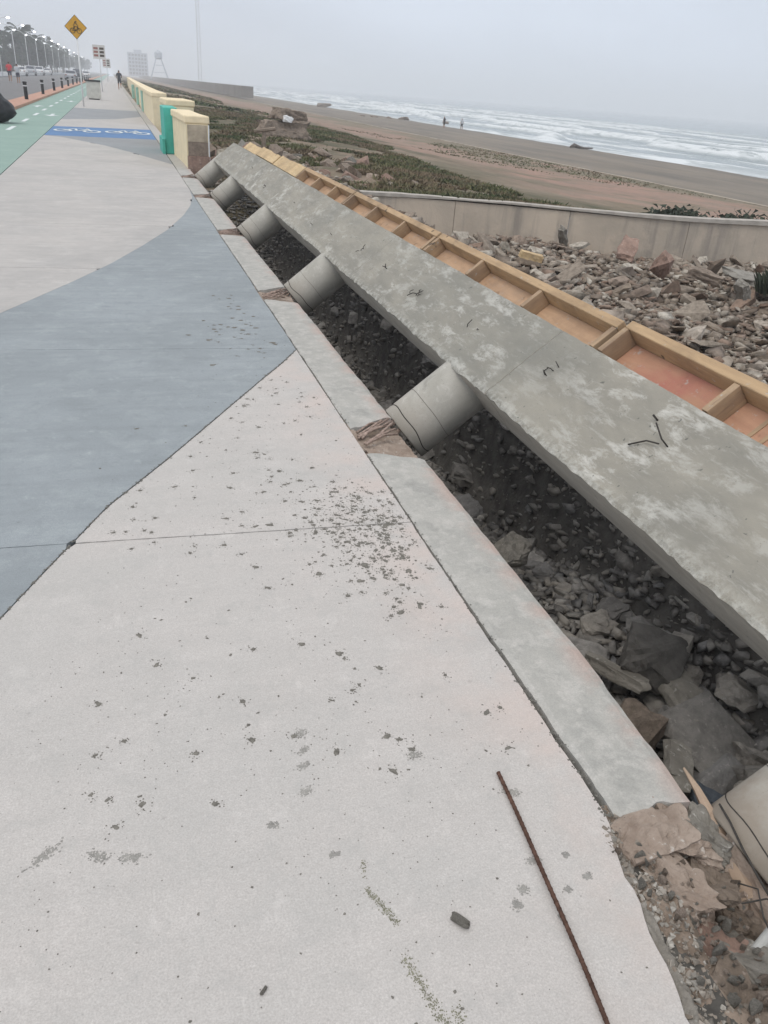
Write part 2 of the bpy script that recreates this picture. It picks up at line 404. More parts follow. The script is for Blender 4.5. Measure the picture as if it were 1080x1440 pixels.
M['skin'] = simple('skin', (.33, .19, .13), .6, .1, 10)
M['hair'] = simple('dark_hair', (.02, .016, .014), .7, .2, 30)
M['darkcloth'] = simple('dark_sportswear', (.02, .022, .03), .8, .2, 10)
M['redcloth'] = simple('red_shirt', (.55, .04, .05), .8, .1, 10)
M['greycloth'] = simple('grey_shirt', (.45, .47, .50), .8, .1, 10)
M['navycloth'] = simple('navy_shorts', (.04, .035, .06), .8, .1, 10)
M['shoe'] = simple('pale_shoe', (.5, .5, .5), .6, .1, 10)
M['building'] = simple('pale_tower_render', (.42, .46, .52), .8, .05, .2)
M['glass'] = simple('dark_glazing', (.06, .07, .09), .15, .1, 1)
M['carwhite'] = simple('white_car_paint', (.68, .68, .68), .3, .03, 1)
M['cardark'] = simple('dark_car_paint', (.05, .055, .07), .3, .05, 1)
M['carsilver'] = simple('silver_car_paint', (.40, .41, .43), .3, .05, 1)
M['tyre'] = simple('tyre_rubber', (.02, .02, .02), .9, .1, 5)
M['shirtpink'] = simple('fabric_scrap', (.5, .5, .48), .9, .1, 10)
lampm = NB('lit_lamp_lens', .4); lampm.col((.9, .93, 1)); lampm.b.inputs['Emission Color'].default_value = (.95, .97, 1, 1); lampm.b.inputs['Emission Strength'].default_value = 6
M['lamp'] = lampm.m

# ------------------------------------------------------------------ pavement (setting)
XL, XJ = -1.775, 0.992            # left edge of the walk, joint with the kerb
def interp(pts):
    xs = [p[0] for p in pts]; ys = [p[1] for p in pts]
    return lambda x: float(np.interp(x, xs, ys))
c1 = interp([(-1.8, .35), (-1.1, 1.15), (-.7, 1.72), (-.469, 2.188), (-.366, 2.42), (-.162, 2.87), (.1, 3.30), (.342, 3.72), (.65, 4.26), (.85, 4.60), (1.0, 4.88)])
c2 = interp([(-1.8, 4.6), (-1.3, 5.0), (-.87, 5.85), (-.453, 6.80), (-.15, 7.55), (.147, 8.43), (.45, 9.42), (.70, 10.5), (.86, 11.4), (.96, 12.3), (1.0, 13.2)])
c3 = interp([(-1.8, 23.35), (-1.3, 23.0), (-.25, 20.9), (.3, 19.3), (.75, 17.8), (1.0, 17.0)])
s0 = interp([(-1.8, 23.45), (1.4, 23.85)]); s1 = interp([(-1.8, 27.4), (1.4, 28.2)])
w2 = interp([(-1.8, 31.5), (0, 33.5), (1.4, 38)])
bands = [(lambda x: -1.2, c1, 'cream', 'cream'), (c1, c2, 'blue', 'blue grey'), (c2, c3, 'cream2', 'pale'), (c3, s0, 'wedge', 'grey'),
         (s0, s1, 'brightblue', 'bright blue'), (s1, w2, 'cream2', 'pale'), (w2, lambda x: 42., 'wedge', 'grey'), (lambda x: 42., lambda x: 420., 'cream2', 'pale')]
yj = [-1.2, .30] + [2.59 + 2.36 * i for i in range(14)] + [42, 60, 90, 150, 260, 420]
def joint_y(x, yb): return yb + (-.055 * (x - .1) if 0 < yb < 40 else 0)
pav = mk('promenade_pavement', [(-1.9, -1.6, -.022), (1.0, -1.6, -.022), (1.0, 420, -.022), (-1.9, 420, -.022), (-1.9, -1.6, -.3), (1.0, -1.6, -.3), (1.0, 420, -.3), (-1.9, 420, -.3)],
         [(0, 1, 2, 3), (4, 7, 6, 5), (0, 4, 5, 1), (1, 5, 6, 2), (2, 6, 7, 3), (3, 7, 4, 0)], M['bedding'])
tag(pav, kind='structure')
gap = .0035
def slab(lo, hi, mat, label, xr=(XL + .006, XJ)):
    near = hi(0) < 16
    n = 90 if near else 24
    xs = np.linspace(xr[0], xr[1], n + 1)
    lov = np.array([lo(x) for x in xs]); hiv = np.array([hi(x) for x in xs])
    ok = hiv - lov > .004
    runs = []; i = 0
    while i <= n:
        if ok[i]:
            j = i
            while j + 1 <= n and ok[j + 1]: j += 1
            if j > i: runs.append((i, j))
            i = j + 1
        else: i += 1
    for (i, j) in runs:
        v = []; f = []; K = (70 if max(lov) < 1.3 and mat == 'cream' else 10) if near else 2
        for k in range(i, j + 1):
            jit = .0 if not near else 1
            a = lov[k] + jit * .0045 * (vnoise(xs[k] * 37, lov[k] * 3, 5) - .5)
            b = hiv[k] + jit * .0045 * (vnoise(xs[k] * 41, hiv[k] * 3, 9) - .5)
            b = max(b, a + .002)
            xx = xs[k]
            for q in range(K + 1):
                y = a + (b - a) * q / K
                xo = xx
                if k == n and near: xo = XJ + .006 * (float(vnoise(y * 9, 1.3, 3)) - .75) + .004 * (float(vnoise(y * 45, 7, 4)) - .5)
                if y < 1.045: xo = min(xo, .972 - .085 * (1.045 - y) / .45 + .016 * float(fbm(y * 13, 3, 14)) + .008 * float(fbm(y * 55, 3, 15)) + .015 * min(1, max(0, (y - 1.0) / .045)))
                if q == 0: xa_ = xo
                v.append((xo, y, 0.0))
            v.append((xa_, a, -.02)); v.append((xo, b, -.02))
        w = K + 3; c = j - i
        for k in range(c):
            for q in range(K):
                f.append((k * w + q, (k + 1) * w + q, (k + 1) * w + q + 1, k * w + q + 1))
            f.append((k * w, k * w + K + 1, (k + 1) * w + K + 1, (k + 1) * w))
            f.append((k * w + K, (k + 1) * w + K, (k + 1) * w + K + 2, k * w + K + 2))
        for k, rev in ((0, False), (c, True)):
            b0 = len(v)
            for q in range(K + 1): p = v[k * w + q]; v.append((p[0], p[1], -.02))
            for q in range(K):
                ff = (k * w + q, k * w + q + 1, b0 + q + 1, b0 + q); f.append(ff if not rev else ff[::-1])
        o = mk('slab', v, f, M[mat], pav); o['label'] = label
for (lo, hi, mat, word) in bands:
    for a, b in zip(yj[:-1], yj[1:]):
        g = gap if a < 16 else .006
        L0 = lambda x, lo=lo, a=a: max(lo(x) + (gap * 1.9 if lo is c1 else gap), joint_y(x, a) + (g * .6 if mat == 'blue' else g * .9))
        H0 = lambda x, hi=hi, b=b: min(hi(x) - (gap * 2.2 if hi is c1 else gap if hi is not c2 else .0005), joint_y(x, b) - (g * .6 if mat == 'blue' else g * .9))
        slab(L0, H0, mat, word + ' concrete slab of the walk')

# dark seam dirt lips along curved joint: crumbs
# bike lane, bollard strip, road
def sheet(name, x0, x1, y0, y1, z, mat, th=.2, parent=None, ny=1):
    return MB().box(x0, x1, y0, y1, z - th, z).build(name, mat, parent)
tag(sheet('cycle_lane', -3.66, XL - .012, -3, 900, 0.0, M['green']), kind='structure')
tag(sheet('terracotta_kerb', -4.55, -3.664, -3, 900, .10, M['orangekerb'], .3), kind='structure')
tag(sheet('road', -14.5, -4.553, -3, 1200, -.05, M['asphalt']), kind='structure')
tag(sheet('pavement_across_road', -24, -14.503, -3, 1200, .08, M['wedge'], .3), kind='structure')
tag(sheet('kerb_far', XJ + .02, 1.26, 16.2, 420, -.004, M['kerb'], .4), kind='structure')
# lane marks (flat print)
mk_root = tag(empty('lane_markings', (0, 0, 0)), 'worn white dashes and arrows painted on the green cycle lane', 'road marking')
for i in range(26):
    y = 24.6 + 4.2 * i
    mb = MB(); mb.box(-2.79, -2.67, y, y + 1.7, .002, .005); mb.build('dash', M['markwhite'], mk_root)
def arrow(x, y, s, flip, name, z=.003):
    mb = MB(); d = -1 if flip else 1
    pts = [(-.05, -.7), (.05, -.7), (.05, .2), (.22, .2), (0, .8), (-.22, .2), (-.05, .2)]
    P = [(x + px * s, y + d * py * s, z) for px, py in pts]; Q = [(a, b, z + .002) for a, b, c in P]
    n = len(P); mb.add(P + Q, [tuple(range(n, 2 * n)) if not flip else tuple(range(n, 2 * n))[::-1]])
    for k in range(n): mb.add([P[k], P[(k + 1) % n], Q[(k + 1) % n], Q[k]], [(0, 1, 2, 3)])
    return mb
for (x, y, fl) in [(-3.28, 28.2, False), (-3.25, 24.5, False), (-2.2, 34, True), (-3.2, 41, False), (-2.2, 50, True)]:
    arrow(x, y, 1.2, fl, 'arrow').build('arrow', M['markwhite'], mk_root)
def bikemark(x, y, s, name, lab):
    r = tag(empty(name, (x, y, .004)), lab, 'road marking')
    for dx in (-.38, .38):
        mb = MB(); n = 20
        v = [(dx * s + rr * s * math.cos(2 * math.pi * k / n), 2 * rr * s * math.sin(2 * math.pi * k / n), z) for z in (0, .002) for rr in (.17, .25) for k in range(n)]
        f = []
        for k in range(n):
            k2 = (k + 1) % n
            f += [(2 * n + k, 2 * n + k2, 3 * n + k2, 3 * n + k)]
        mb.add(v, f); mb.build('wheel_mark', M['markwhite'], r)
    mb = MB()
    for a, b in (((-.38, 0), (-.1, .9)), ((-.1, .9), (.25, .8)), ((.25, .8), (0, 0)), ((0, 0), (-.1, .9)), ((.38, 0), (.22, 1.1)), ((-.38, 0), (0, 0))):
        a = Vector((a[0] * s, a[1] * s, 0)); b = Vector((b[0] * s, b[1] * s, 0)); t = (b - a).normalized() * .035; p = Vector((-t.y, t.x, 0))
        mb.add([a - p, a + p, b + p, b - p], [(3, 2, 1, 0)])
    o = mb.build('frame_mark', M['markwhite'], r); o.location.z = .0035
bikemark(-1.05, 25.7, 1.0, 'cycle_marking', 'white bicycle symbol at left on the bright blue crossing band')
bikemark(.30, 26.0, 1.0, 'cycle_marking', 'white bicycle symbol at right on the bright blue crossing band')

# ------------------------------------------------------------------ kerb beside the trench
KO = 1.25
PILES = [.93, 3.70, 6.69, 9.66, 12.75, 15.3]
def notch(yc): return (yc - .60, yc - .06)
kerb = tag(empty('trench_kerb', (0, 0, 0)), 'grey green concrete kerb strip between the walk and the open trench, notched at each pile', 'kerb')
segs = []; y = 1.06
for yc in PILES[1:]:
    a, b = notch(yc); segs.append((y, a)); y = b
segs.append((y, 16.2))
def kerb_segment(a, b):
    nx = 12; ny = max(6, int((b - a) / (.03 if a < 7 else .08)))
    v = []; f = []
    for j in range(ny + 1):
        t = j / ny; y = a + (b - a) * t
        xin = XJ + .010 + .009 * (float(vnoise(y * 9, 1.3, 3)) - .5) + .004 * (float(vnoise(y * 50, 2, 8)) - .5)
        xin += .010 * max(0, (2.2 - y))            # the crack opens towards the camera
        xout = KO - .012 * max(0, (1.6 - y)) * 4 + .012 * (float(fbm(y * 3.1, 4.4, 21)))+ .010 * float(fbm(y * 17, 2.2, 6))
        for i in range(nx + 1):
            s = i / nx; x = xin + (xout - xin) * s
            yy = y
            if j == 0: yy = y - (.12 * (1 - s) if a > 1.2 else 0) + .05 * float(fbm(x * 14, a * 3.3, 13)) + (.0 if a > 1.2 else .10 * (1 - s) * 0)
            if j == ny: yy = y + (.12 * (1 - s) if b < 16 else 0) + .04 * float(fbm(x * 14, b * 5.1, 15))
            z = .0015 + .004 * float(fbm(x * 9, y * 9, 2))
            e = min(s, 1 - s) * (xout - xin)
            if e < .012: z -= (.012 - e) * .45
            v.append((x, yy, z))
    top = len(v)
    def id(i, j): return j * (nx + 1) + i
    for j in range(ny):
        for i in range(nx): f.append((id(i, j), id(i + 1, j), id(i + 1, j + 1), id(i, j + 1)))
    ring = [id(i, 0) for i in range(nx + 1)] + [id(nx, j) for j in range(1, ny + 1)] + [id(i, ny) for i in range(nx - 1, -1, -1)] + [id(0, j) for j in range(ny - 1, 0, -1)]
    b0 = len(v)
    for r in ring:
        p = v[r]; out = (.02 * float(fbm(p[1] * 12, 1, 31)) if p[0] > 1.2 else 0)
        v.append((p[0] + out - (.01 if p[0] > 1.2 else 0), p[1], -.16))
    b1 = len(v)
    for r in ring: p = v[r]; v.append((p[0] - (.02 if p[0] > 1.2 else 0), p[1], -.55))
    n = len(ring)
    for k in range(n):
        k2 = (k + 1) % n
        f.append((ring[k2], ring[k], b0 + k, b0 + k2)); f.append((b0 + k2, b0 + k, b1 + k, b1 + k2))
    return mk('kerb_segment', v, f, M['kerb'], kerb)
for a, b in segs: kerb_segment(a, b)
# earth under the walk (trench side)
tag(MB().box(-1.5, 1.0, -1.6, 16.2, -1.3, -.301).build('subsoil', M['dirt_dark']), kind='structure')

# ---- hull rocks
def rock_mesh(name, mat, seed, n=16, flat=1.0, jag=.25, sub=False):
    rnd = random.Random(seed); bm = bmesh.new()
    for _ in range(n):
        v = Vector((rnd.gauss(0, 1), rnd.gauss(0, 1), rnd.gauss(0, 1))).normalized() * (1 - jag * rnd.random())
        # push towards a box so faces read as broken slabs
        v = Vector([math.copysign(abs(c) ** .55, c) for c in v]); v.z *= flat
        bm.verts.new(v * .5)
    r = bmesh.ops.convex_hull(bm, input=bm.verts)
    dead = [e for e in r['geom_interior'] if isinstance(e, bmesh.types.BMVert)]
    bmesh.ops.delete(bm, geom=dead, context='VERTS')
    if sub:
        bmesh.ops.subdivide_edges(bm, edges=bm.edges[:], cuts=3, use_grid_fill=True)
        for v in bm.verts:
            v.co += v.co.normalized() * .10 * mnoise.fractal(v.co * 5 + Vector((seed, 0, 0)), 1, 2, 4)
    me = bpy.data.meshes.new(name); bm.to_mesh(me); bm.free(); me.materials.append(mat); return me

# ---- broken notches with pink concrete, lumps and bars
def broken_patch(yc, near=True):
    a, b = notch(yc)
    r = tag(empty('broken_notch', (XJ, (a + b) / 2, 0)), None, 'broken concrete', 'broken kerb notches')
    nx, ny = 24, 34; v = []; f = []
    for j in range(ny + 1):
        for i in range(nx + 1):
            x = XJ + .004 + (1.275 - XJ) * i / nx; y = a - .05 + (b - a + .10) * j / ny
            z = -.014 - .05 * (x - XJ) / .25 + .035 * float(fbm(x * 16, y * 16, int(yc * 7))) + .012 * float(fbm(x * 60, y * 60, 3))
            v.append((x - XJ, y - (a + b) / 2, z))
    for j in range(ny):
        for i in range(nx): f.append((j * (nx + 1) + i, j * (nx + 1) + i + 1, (j + 1) * (nx + 1) + i + 1, (j + 1) * (nx + 1) + i))
    base = len(v)
    mk('broken_bed', v, f, M['pink'], r)
    return r
PLAB = {3.70: 'pink broken kerb notch with bent bars in front of the middle distance pile', 6.69: 'broken kerb notch littered with brown bars at the second pile from the front row',
        9.66: 'smaller broken notch with pale bars at third pile along', 12.75: 'small dark broken notch with a pale scrap at the fourth pile', 15.3: 'farthest broken notch of the kerb, beside the cream wall'}
pebbles = [rock_mesh('lump', M['pink'], 100 + i, 14, .7) for i in range(5)]
for yc in PILES[1:]:
    r = broken_patch(yc); r['label'] = PLAB[yc]
    rnd = random.Random(int(yc * 10)); a, b = notch(yc); cy = (a + b) / 2
    for k in range(60):
        s = .006 + .026 * rnd.random() ** 2; x = rnd.uniform(.015, .25); yy = rnd.uniform(-.27, .27)
        link_mesh('lump', rnd.choice(pebbles), r, (x, yy, -.02 - .06 * x / .25), (rnd.uniform(0, 6), rnd.uniform(0, 6), rnd.uniform(0, 6)), (s * 1.5, s, s * .8))
    for k in range(9):
        x0 = rnd.uniform(0.0, .06); y0 = rnd.uniform(-.17, .12)
        x1 = rnd.uniform(.17, .26); y1 = y0 + rnd.uniform(.04, .19)
        z0 = .004; z1 = rnd.uniform(-.03, .03)
        mb = MB(); mb.tube([(x0, y0, z0 - .012), (x0 * .5 + x1 * .5, (y0 + y1) / 2 + rnd.uniform(-.008, .008), .006), (x1, y1, z1)], rnd.uniform(.004, .0075), 7)
        mb.build('reinforcing_bar', M['oldbar'], r, True)

# ------------------------------------------------------------------ inclined beam and piles
TH = math.atan(.81); CT, ST = math.cos(TH), math.sin(TH)
def slope_M(x, y, z): # local x up the slope (seaward), y along walk, z = outward normal
    return Matrix(((CT, 0, -ST, x), (0, 1, 0, y), (ST, 0, CT, z), (0, 0, 0, 1)))
beam = empty('sloping_concrete_beam', (0, 0, 0)); beam.matrix_world = slope_M(1.575, 0, .263)
tag(beam, 'long new grey concrete beam lying tilted along the trench on round piles, wire ends sticking out', 'beam')
BW, BT = .474, .275
bj = [-1.0, 3.245, 5.82, 8.49, 10.9, 13.36, 15.22]
def beam_segment(a, b):
    near = a < 5; nx = 26; ny = int((b - a) / (.028 if near else .06)); v = []; f = []
    for j in range(ny + 1):
        y = a + (b - a) * j / ny
        if j == 0: y += .003
        if j == ny: y -= .003
        lip = .016 * float(fbm(y * 3.5, 1, 40)) + .016 * float(fbm(y * 22, 5, 41, 3))
        rip = .007 * float(fbm(y * 4, 9, 44)) + .004 * float(fbm(y * 25, 5, 45, 3))
        for i in range(nx + 1):
            s = i / nx; x = lip * (1 - s) + (BW + rip) * s
            z = .007 * float(fbm(x * 4, y * 2.2, 50)) + .0045 * float(fbm(x * 30, y * 20, 51, 3))
            if x < .05: z += .008 * float(fbm(x * 60, y * 45, 52, 3)) * (1 - x / .05) + .002
            if i in (0,): z -= .006
            if j in (0, ny): z -= .003
            v.append((x, y, z))
    top = len(v)
    for i in (0, nx):
        for j in range(ny + 1):
            p = v[j * (nx + 1) + i]
            v.append((p[0] + (.004 if i == 0 else -.004), p[1], -.02)); v.append((0.006 + .004 * float(fbm(p[1] * 2, i, 3)) if i == 0 else BW - .004, p[1], -BT + .006 * float(fbm(p[1] * 3, i, 9))))
    W_ = nx + 1; A = top; B = top + 2 * (ny + 1)
    mi = []
    for j in range(ny):
        for i in range(nx): f.append((j * W_ + i, j * W_ + i + 1, (j + 1) * W_ + i + 1, (j + 1) * W_ + i)); mi.append(0)
        f.append((j * W_, (j + 1) * W_, A + 2 * (j + 1), A + 2 * j)); mi.append(0)
        f.append((A + 2 * j, A + 2 * (j + 1), A + 2 * (j + 1) + 1, A + 2 * j + 1)); mi.append(1)
        f.append((j * W_ + nx, B + 2 * j, B + 2 * (j + 1), (j + 1) * W_ + nx)); mi.append(1)
        f.append((B + 2 * j, B + 2 * j + 1, B + 2 * (j + 1) + 1, B + 2 * (j + 1))); mi.append(1)
        f.append((A + 2 * j + 1, A + 2 * (j + 1) + 1, B + 2 * (j + 1) + 1, B + 2 * j + 1)); mi.append(1)
    for j, rev in ((0, 0), (ny, 1)):
        ff = [j * W_ + i for i in range(W_)] + [B + 2 * j, B + 2 * j + 1, A + 2 * j + 1, A + 2 * j]
        f.append(tuple(ff if rev else ff[::-1])); mi.append(1)
    o = mk('beam_segment', v, f, [M['beam'], M['beamside']], beam)
    o.data.polygons.foreach_set('material_index', mi)
for a, b in zip(bj[:-1], bj[1:]): beam_segment(a, b)
# wire stubs: (slope distance s, y)
def stub(s, y, bars, rad=.0035):
    mb = MB()
    for pts in bars: mb.tube([(s + p[0], y + p[1], p[2]) for p in pts], rad, 6)
    mb.build('wire_end', M['wire'], beam, True)
def sd(x): return (x - 1.575) / CT
stub(sd(1.752), 2.29, [[(0, 0, -.01), (-.02, -.01, .012), (.03, -.06, .016), (.045, -.12, .02)]], .0031)
stub(sd(1.80), 2.20, [[(.0, -.05, -.005), (.0, -.03, .03), (.03, .03, .055)]], .0031)
stub(sd(1.85), 2.30, [[(0, 0, -.01), (-.005, .005, .03)]], .004)
for (x, y) in [(1.761, 3.05), (1.80, 3.02), (1.726, 3.93), (1.745, 3.85), (1.729, 4.746), (1.75, 4.70), (1.761, 6.1), (1.74, 5.4), (1.73, 7.0), (1.70, 7.6), (1.75, 8.8), (1.72, 10.4), (1.75, 12)]:
    rr = random.Random(int(x * 1000 + y * 100)); bars = []
    for q in range(rr.choice([1, 2, 3])):
        px, py = rr.gauss(0, .02), rr.gauss(0, .025); a = rr.gauss(0, .03); c = rr.uniform(-.07, .03); h = rr.uniform(.008, .03)
        bars.append([(px, py, -.01), (px + a * .4, py + c * .4, h * .7), (px + a, py + c, h)])
    stub(sd(x), y, bars, rr.uniform(.0022, .0032))
pile_lab = {.93: 'nearest round concrete pile at the bottom right corner, its end hidden by rubble', 3.70: 'round concrete pile in the middle of the picture, wire loop round its rim', 6.69: 'second round pile beyond the middle one, leaning up to the beam',
            9.66: 'third round pile past the middle one, half way to the wall', 12.75: 'small far round pile, last but one along the trench', 15.3: 'farthest round pile, pinkish and in front of the cream wall'}
PR = .16
for yc in PILES:
    off = 0
    o = empty('concrete_pile'); o.matrix_world = slope_M(1.25, yc, 0)
    tag(o, pile_lab[yc], 'pile', 'round concrete piles under the beam')
    n = 56; mb = MB(); v = []; f = []
    xs = [off - .0, off + .006, off + .1, off + .25, .40, .55, .62]
    for k, x in enumerate(xs):
        rr = PR - (.006 if k == 0 else 0)
        for q in range(n):
            a = 2 * math.pi * q / n
            v.append((x, rr * math.cos(a), -PR + rr * math.sin(a)))
    for k in range(len(xs) - 1):
        for q in range(n): f.append((k * n + q, (k + 1) * n + q, (k + 1) * n + (q + 1) % n, k * n + (q + 1) % n))
    f.append(tuple(range(n))); f.append(tuple((len(xs) - 1) * n + q for q in range(n))[::-1])
    body = mk('pile_body', v, f, M['pile'] if yc > 1 else M['piledirty'], o, True)
    body.data.polygons[len(f) - 2].use_smooth = False
    for k, (x, rad, wob, mt) in enumerate([(off + .052, .0028 if yc > 1 else .0016, .010, 'wire'), (off + .185, .0012, .003, 'pileline')]):
        mb = MB(); pts = []
        for q in range(41):
            a = 2 * math.pi * q / 40
            pts.append((x + wob * math.sin(a * 2 + yc) + wob * .5 * math.sin(5 * a), (PR + .001) * math.cos(a), -PR + (PR + .001) * math.sin(a)))
        mb.tube(pts, rad, 5, False); mb.build('wire_loop' if k == 0 else 'form_seam', M[mt], o, True)
    rr = random.Random(int(yc * 31))
    if yc > 1:
        for k in range(6):
            a = rr.uniform(1.2, 3.0); q0 = (off + .01, .11 * math.cos(a), -PR + .11 * math.sin(a))
            mb = MB(); mb.tube([q0, (q0[0] - .05, q0[1] - .02, q0[2] + .01)], .007, 6); mb.build('bar_end', M['oldbar'], o, True)

# ------------------------------------------------------------------ timber formwork
def formwork(ya, yb, ribs, label, w=.183, red=False, openend=False):
    o = empty('formwork_box'); o.matrix_world = slope_M(1.575 + BW * CT, 0, .263 + BW * ST)
    tag(o, label, 'formwork', 'timber formwork boxes along the beam')
    ox = .006
    q = MB().box(0, w - .0465, ya, yb, -.105, -.092).build('plywood_panel', M['plyred'] if red else M['ply'], o)
    mb = MB(); rail = mb.box(w - .045, w, ya - .0, yb + .0, -.115, .002).build('outer_rail', M['lumber'], o); bevel(rail, .003)
    for j, (y, tilt) in enumerate([(ya + .017, 0), (yb - .017, 0)] + [(r, random.Random(int(r * 99)).uniform(-.02, .02)) for r in ribs]):
        Mx = Matrix.Translation((0, y, 0)) @ Matrix.Rotation(tilt, 4, 'Z')
        rb = MB().box(ox, w - .0465, -.0165, .0165, -.091, .0 + (.002 if j % 2 else -.002), Mx).build('rib', M['ribwood'], o); bevel(rb, .002)
    if red:
        for yy in (1.98, 2.04): MB().box(.01, w - .05, yy - .012, yy + .006, -.0915, -.0885).build('floor_batten', M['ribwood'], o)
    return o
formwork(-1.2, 2.935, [2.19, 1.42, .65, -.1], 'nearest timber formwork box at the right edge, its plywood stained red', .203, True)
formwork(2.975, 5.25, [3.706, 4.47], 'second timber formwork box, clean orange plywood between two double ribs')
formwork(5.29, 7.50, [5.98, 6.73], 'third timber formwork box along the beam, left of the grey wall end')
formwork(7.54, 9.72, [8.17, 8.9], 'farthest open timber formwork box, next to the yellow boards')
o = empty('yellow_cover_board'); o.matrix_world = slope_M(1.575 + BW * CT, 0, .263 + BW * ST)
tag(o, 'rough yellow boards covering the far end of the formwork beside the beam', 'board')
for i, (a, b, w, dz) in enumerate([(9.76, 11.25, .175, 0), (11.28, 12.7, .16, .012), (12.75, 14.1, .15, -.01)]):
    n = 20; v = []; f = []
    for j in range(n + 1):
        y = a + (b - a) * j / n; ww = w + .03 * float(fbm(y * 3, 1, 70 + i))
        for (x, z) in ((.008, -.05), (.008, dz + .01 * float(fbm(y * 5, 2, 3))), (ww, dz + .016 * float(fbm(y * 5, 8, 3))), (ww, -.05)): v.append((x, y, z))
    for j in range(n):
        for k in range(4): f.append((j * 4 + k, j * 4 + (k + 1) % 4, (j + 1) * 4 + (k + 1) % 4, (j + 1) * 4 + k))
    f += [(0, 3, 2, 1), (4 * n, 4 * n + 1, 4 * n + 2, 4 * n + 3)]
    mk('board', v, [q[::-1] for q in f], M['yellowwood'], o)

# ------------------------------------------------------------------ ground beyond
wall_pts = [(3.6, 13.95), (4.03, 13.92), (4.6, 13.88), (5.62, 13.70), (6.5, 13.35), (7.42, 12.80), (8.3, 12.2), (9.157, 11.80), (10.81, 11.50), (13, 11.2), (17, 10.8), (24, 10.3)]
def wall_y(x): return np.interp(x, [p[0] for p in wall_pts], [p[1] for p in wall_pts])
def ground_z(x, y, pit_only=False):
    x = np.asarray(x, float); y = np.asarray(y, float)
    # profile landward -> seaward behind / beyond the wall
    prof = np.interp(x, [1.2, 3, 6, 12, 18, 27, 29, 54, 64, 400], [-.35, -.28, -.25, -.75, -1.35, -1.85, -2.05, -2.84, -3.9, -8])
    prof = prof + (.14 * fbm(x * .35, y * .35, 3) + .05 * fbm(x * 2, y * 2, 5)) * np.clip((30 - x) / 10, .15, 1)
    nearwall = np.clip(1 - (y - wall_y(x)) / 3.5, 0, 1); prof = prof * (1 - nearwall) + nearwall * (-.10)
    # pit with rubble between the formwork and the wall
    pit = np.interp(x, [1.2, 1.5, 1.9, 2.25, 2.38, 2.50, 2.7, 2.9, 3.2, 3.5, 4.3, 8, 30], [-.86, -.80, -.74, -.66, -.45, .40, .38, .29, .14, 0, -.62, -.72, -.8])  # steep rise is an unseen berm, added to keep seaward light off the trench
    deep = np.clip((y - 2.7) / 1.6, 0, 1) * np.clip((14.5 - y) / 2, 0, 1) * np.clip((2.36 - x) / .1, 0, 1); pit = pit - .46 * deep  # floor sunk along the middle stretch to shape a darker shade there
    pit = pit + .18 * fbm(x * .9, y * .9, 8) * np.clip((x - 2.9), .25, 1) + .05 * fbm(x * 4, y * 4, 9)
    # near part of the trench is filled higher against the seaward side
    k = np.clip((y - wall_y(x) + .12) / .1, 0, 1)
    far = np.clip((y - 13.9) / 1.2, 0, 1)
    k = np.where(x < 3.6, far, 0 if pit_only else k)
    return pit * (1 - k) + prof * k
def grid(name, xs, ys, mat, zf=ground_z, parent=None, smooth=True):
    X, Y = np.meshgrid(xs, ys); Z = zf(X, Y)
    v = np.stack([X, Y, Z], -1).reshape(-1, 3); nx = len(xs); ny = len(ys)
    i = np.arange(nx - 1); j = np.arange(ny - 1); I, J = np.meshgrid(i, j); b = (J * nx + I).ravel()
    f = np.stack([b, b + 1, b + nx + 1, b + nx], -1)
    me = bpy.data.meshes.new(name); me.vertices.add(len(v)); me.vertices.foreach_set('co', v.ravel())
    me.loops.add(f.size); me.loops.foreach_set('vertex_index', f.ravel().astype(np.int32))
    me.polygons.add(len(f)); me.polygons.foreach_set('loop_start', np.arange(0, f.size, 4, dtype=np.int32)); me.polygons.foreach_set('loop_total', np.full(len(f), 4, dtype=np.int32))
    me.update(); me.validate(); me.materials.append(mat)
    if smooth: me.polygons.foreach_set('use_smooth', [True] * len(me.polygons))
    return link_mesh(name, me, parent)
ys_far = np.concatenate([np.linspace(13.0, 30, 90), np.geomspace(30.5, 120, 90), np.geomspace(124, 2200, 50)])
dv_far = np.concatenate([[0, .05], np.linspace(.12, 17, 95), np.geomspace(17.5, 110, 90), np.geomspace(114, 2200, 50)])
xs_far = np.concatenate([np.linspace(1.262, 30, 150), np.geomspace(30.5, 70, 30), [100, 200, 399]])
pit = grid('rubble_pit', np.concatenate([np.linspace(1.0, 9, 110), np.linspace(9.2, 24, 40)]), np.linspace(-3, 14.2, 150), M['dirt_dark'], lambda x, y: ground_z(x, y, True))
tag(pit, kind='structure')
pit.data.materials.append(M['dirt_brown'])
cx = np.zeros(len(pit.data.polygons) * 3); pit.data.polygons.foreach_get('center', cx); cx = cx.reshape(-1, 3)
pit.data.polygons.foreach_set('material_index', (cx[:, 0] > 2.8).astype(np.int32))
def bent_grid(name, xs, dv, mat):
    o = grid(name, xs, dv, mat, lambda x, y: ground_z(x, wall_y(x) + .09 + y))
    co = np.zeros(len(o.data.vertices) * 3); o.data.vertices.foreach_get('co', co); co = co.reshape(-1, 3)
    co[:, 1] += wall_y(co[:, 0]) + .09
    o.data.vertices.foreach_set('co', co.ravel()); o.data.update(); return o
tag(bent_grid('coastal_ground', xs_far, dv_far, M['terrain']), kind='structure')
tag(grid('coastal_ground', np.concatenate([np.linspace(24.2, 30, 12), np.geomspace(30.5, 70, 20), [100, 399]]), np.linspace(-40, 10.37, 50), M['terrain'],
         lambda x, y: ground_z(x, np.maximum(y, 16))), kind='structure')
tag(sheet('inland_ground', -400, -24.003, -40, 2200, .0, M['terrain'], .3), kind='structure')

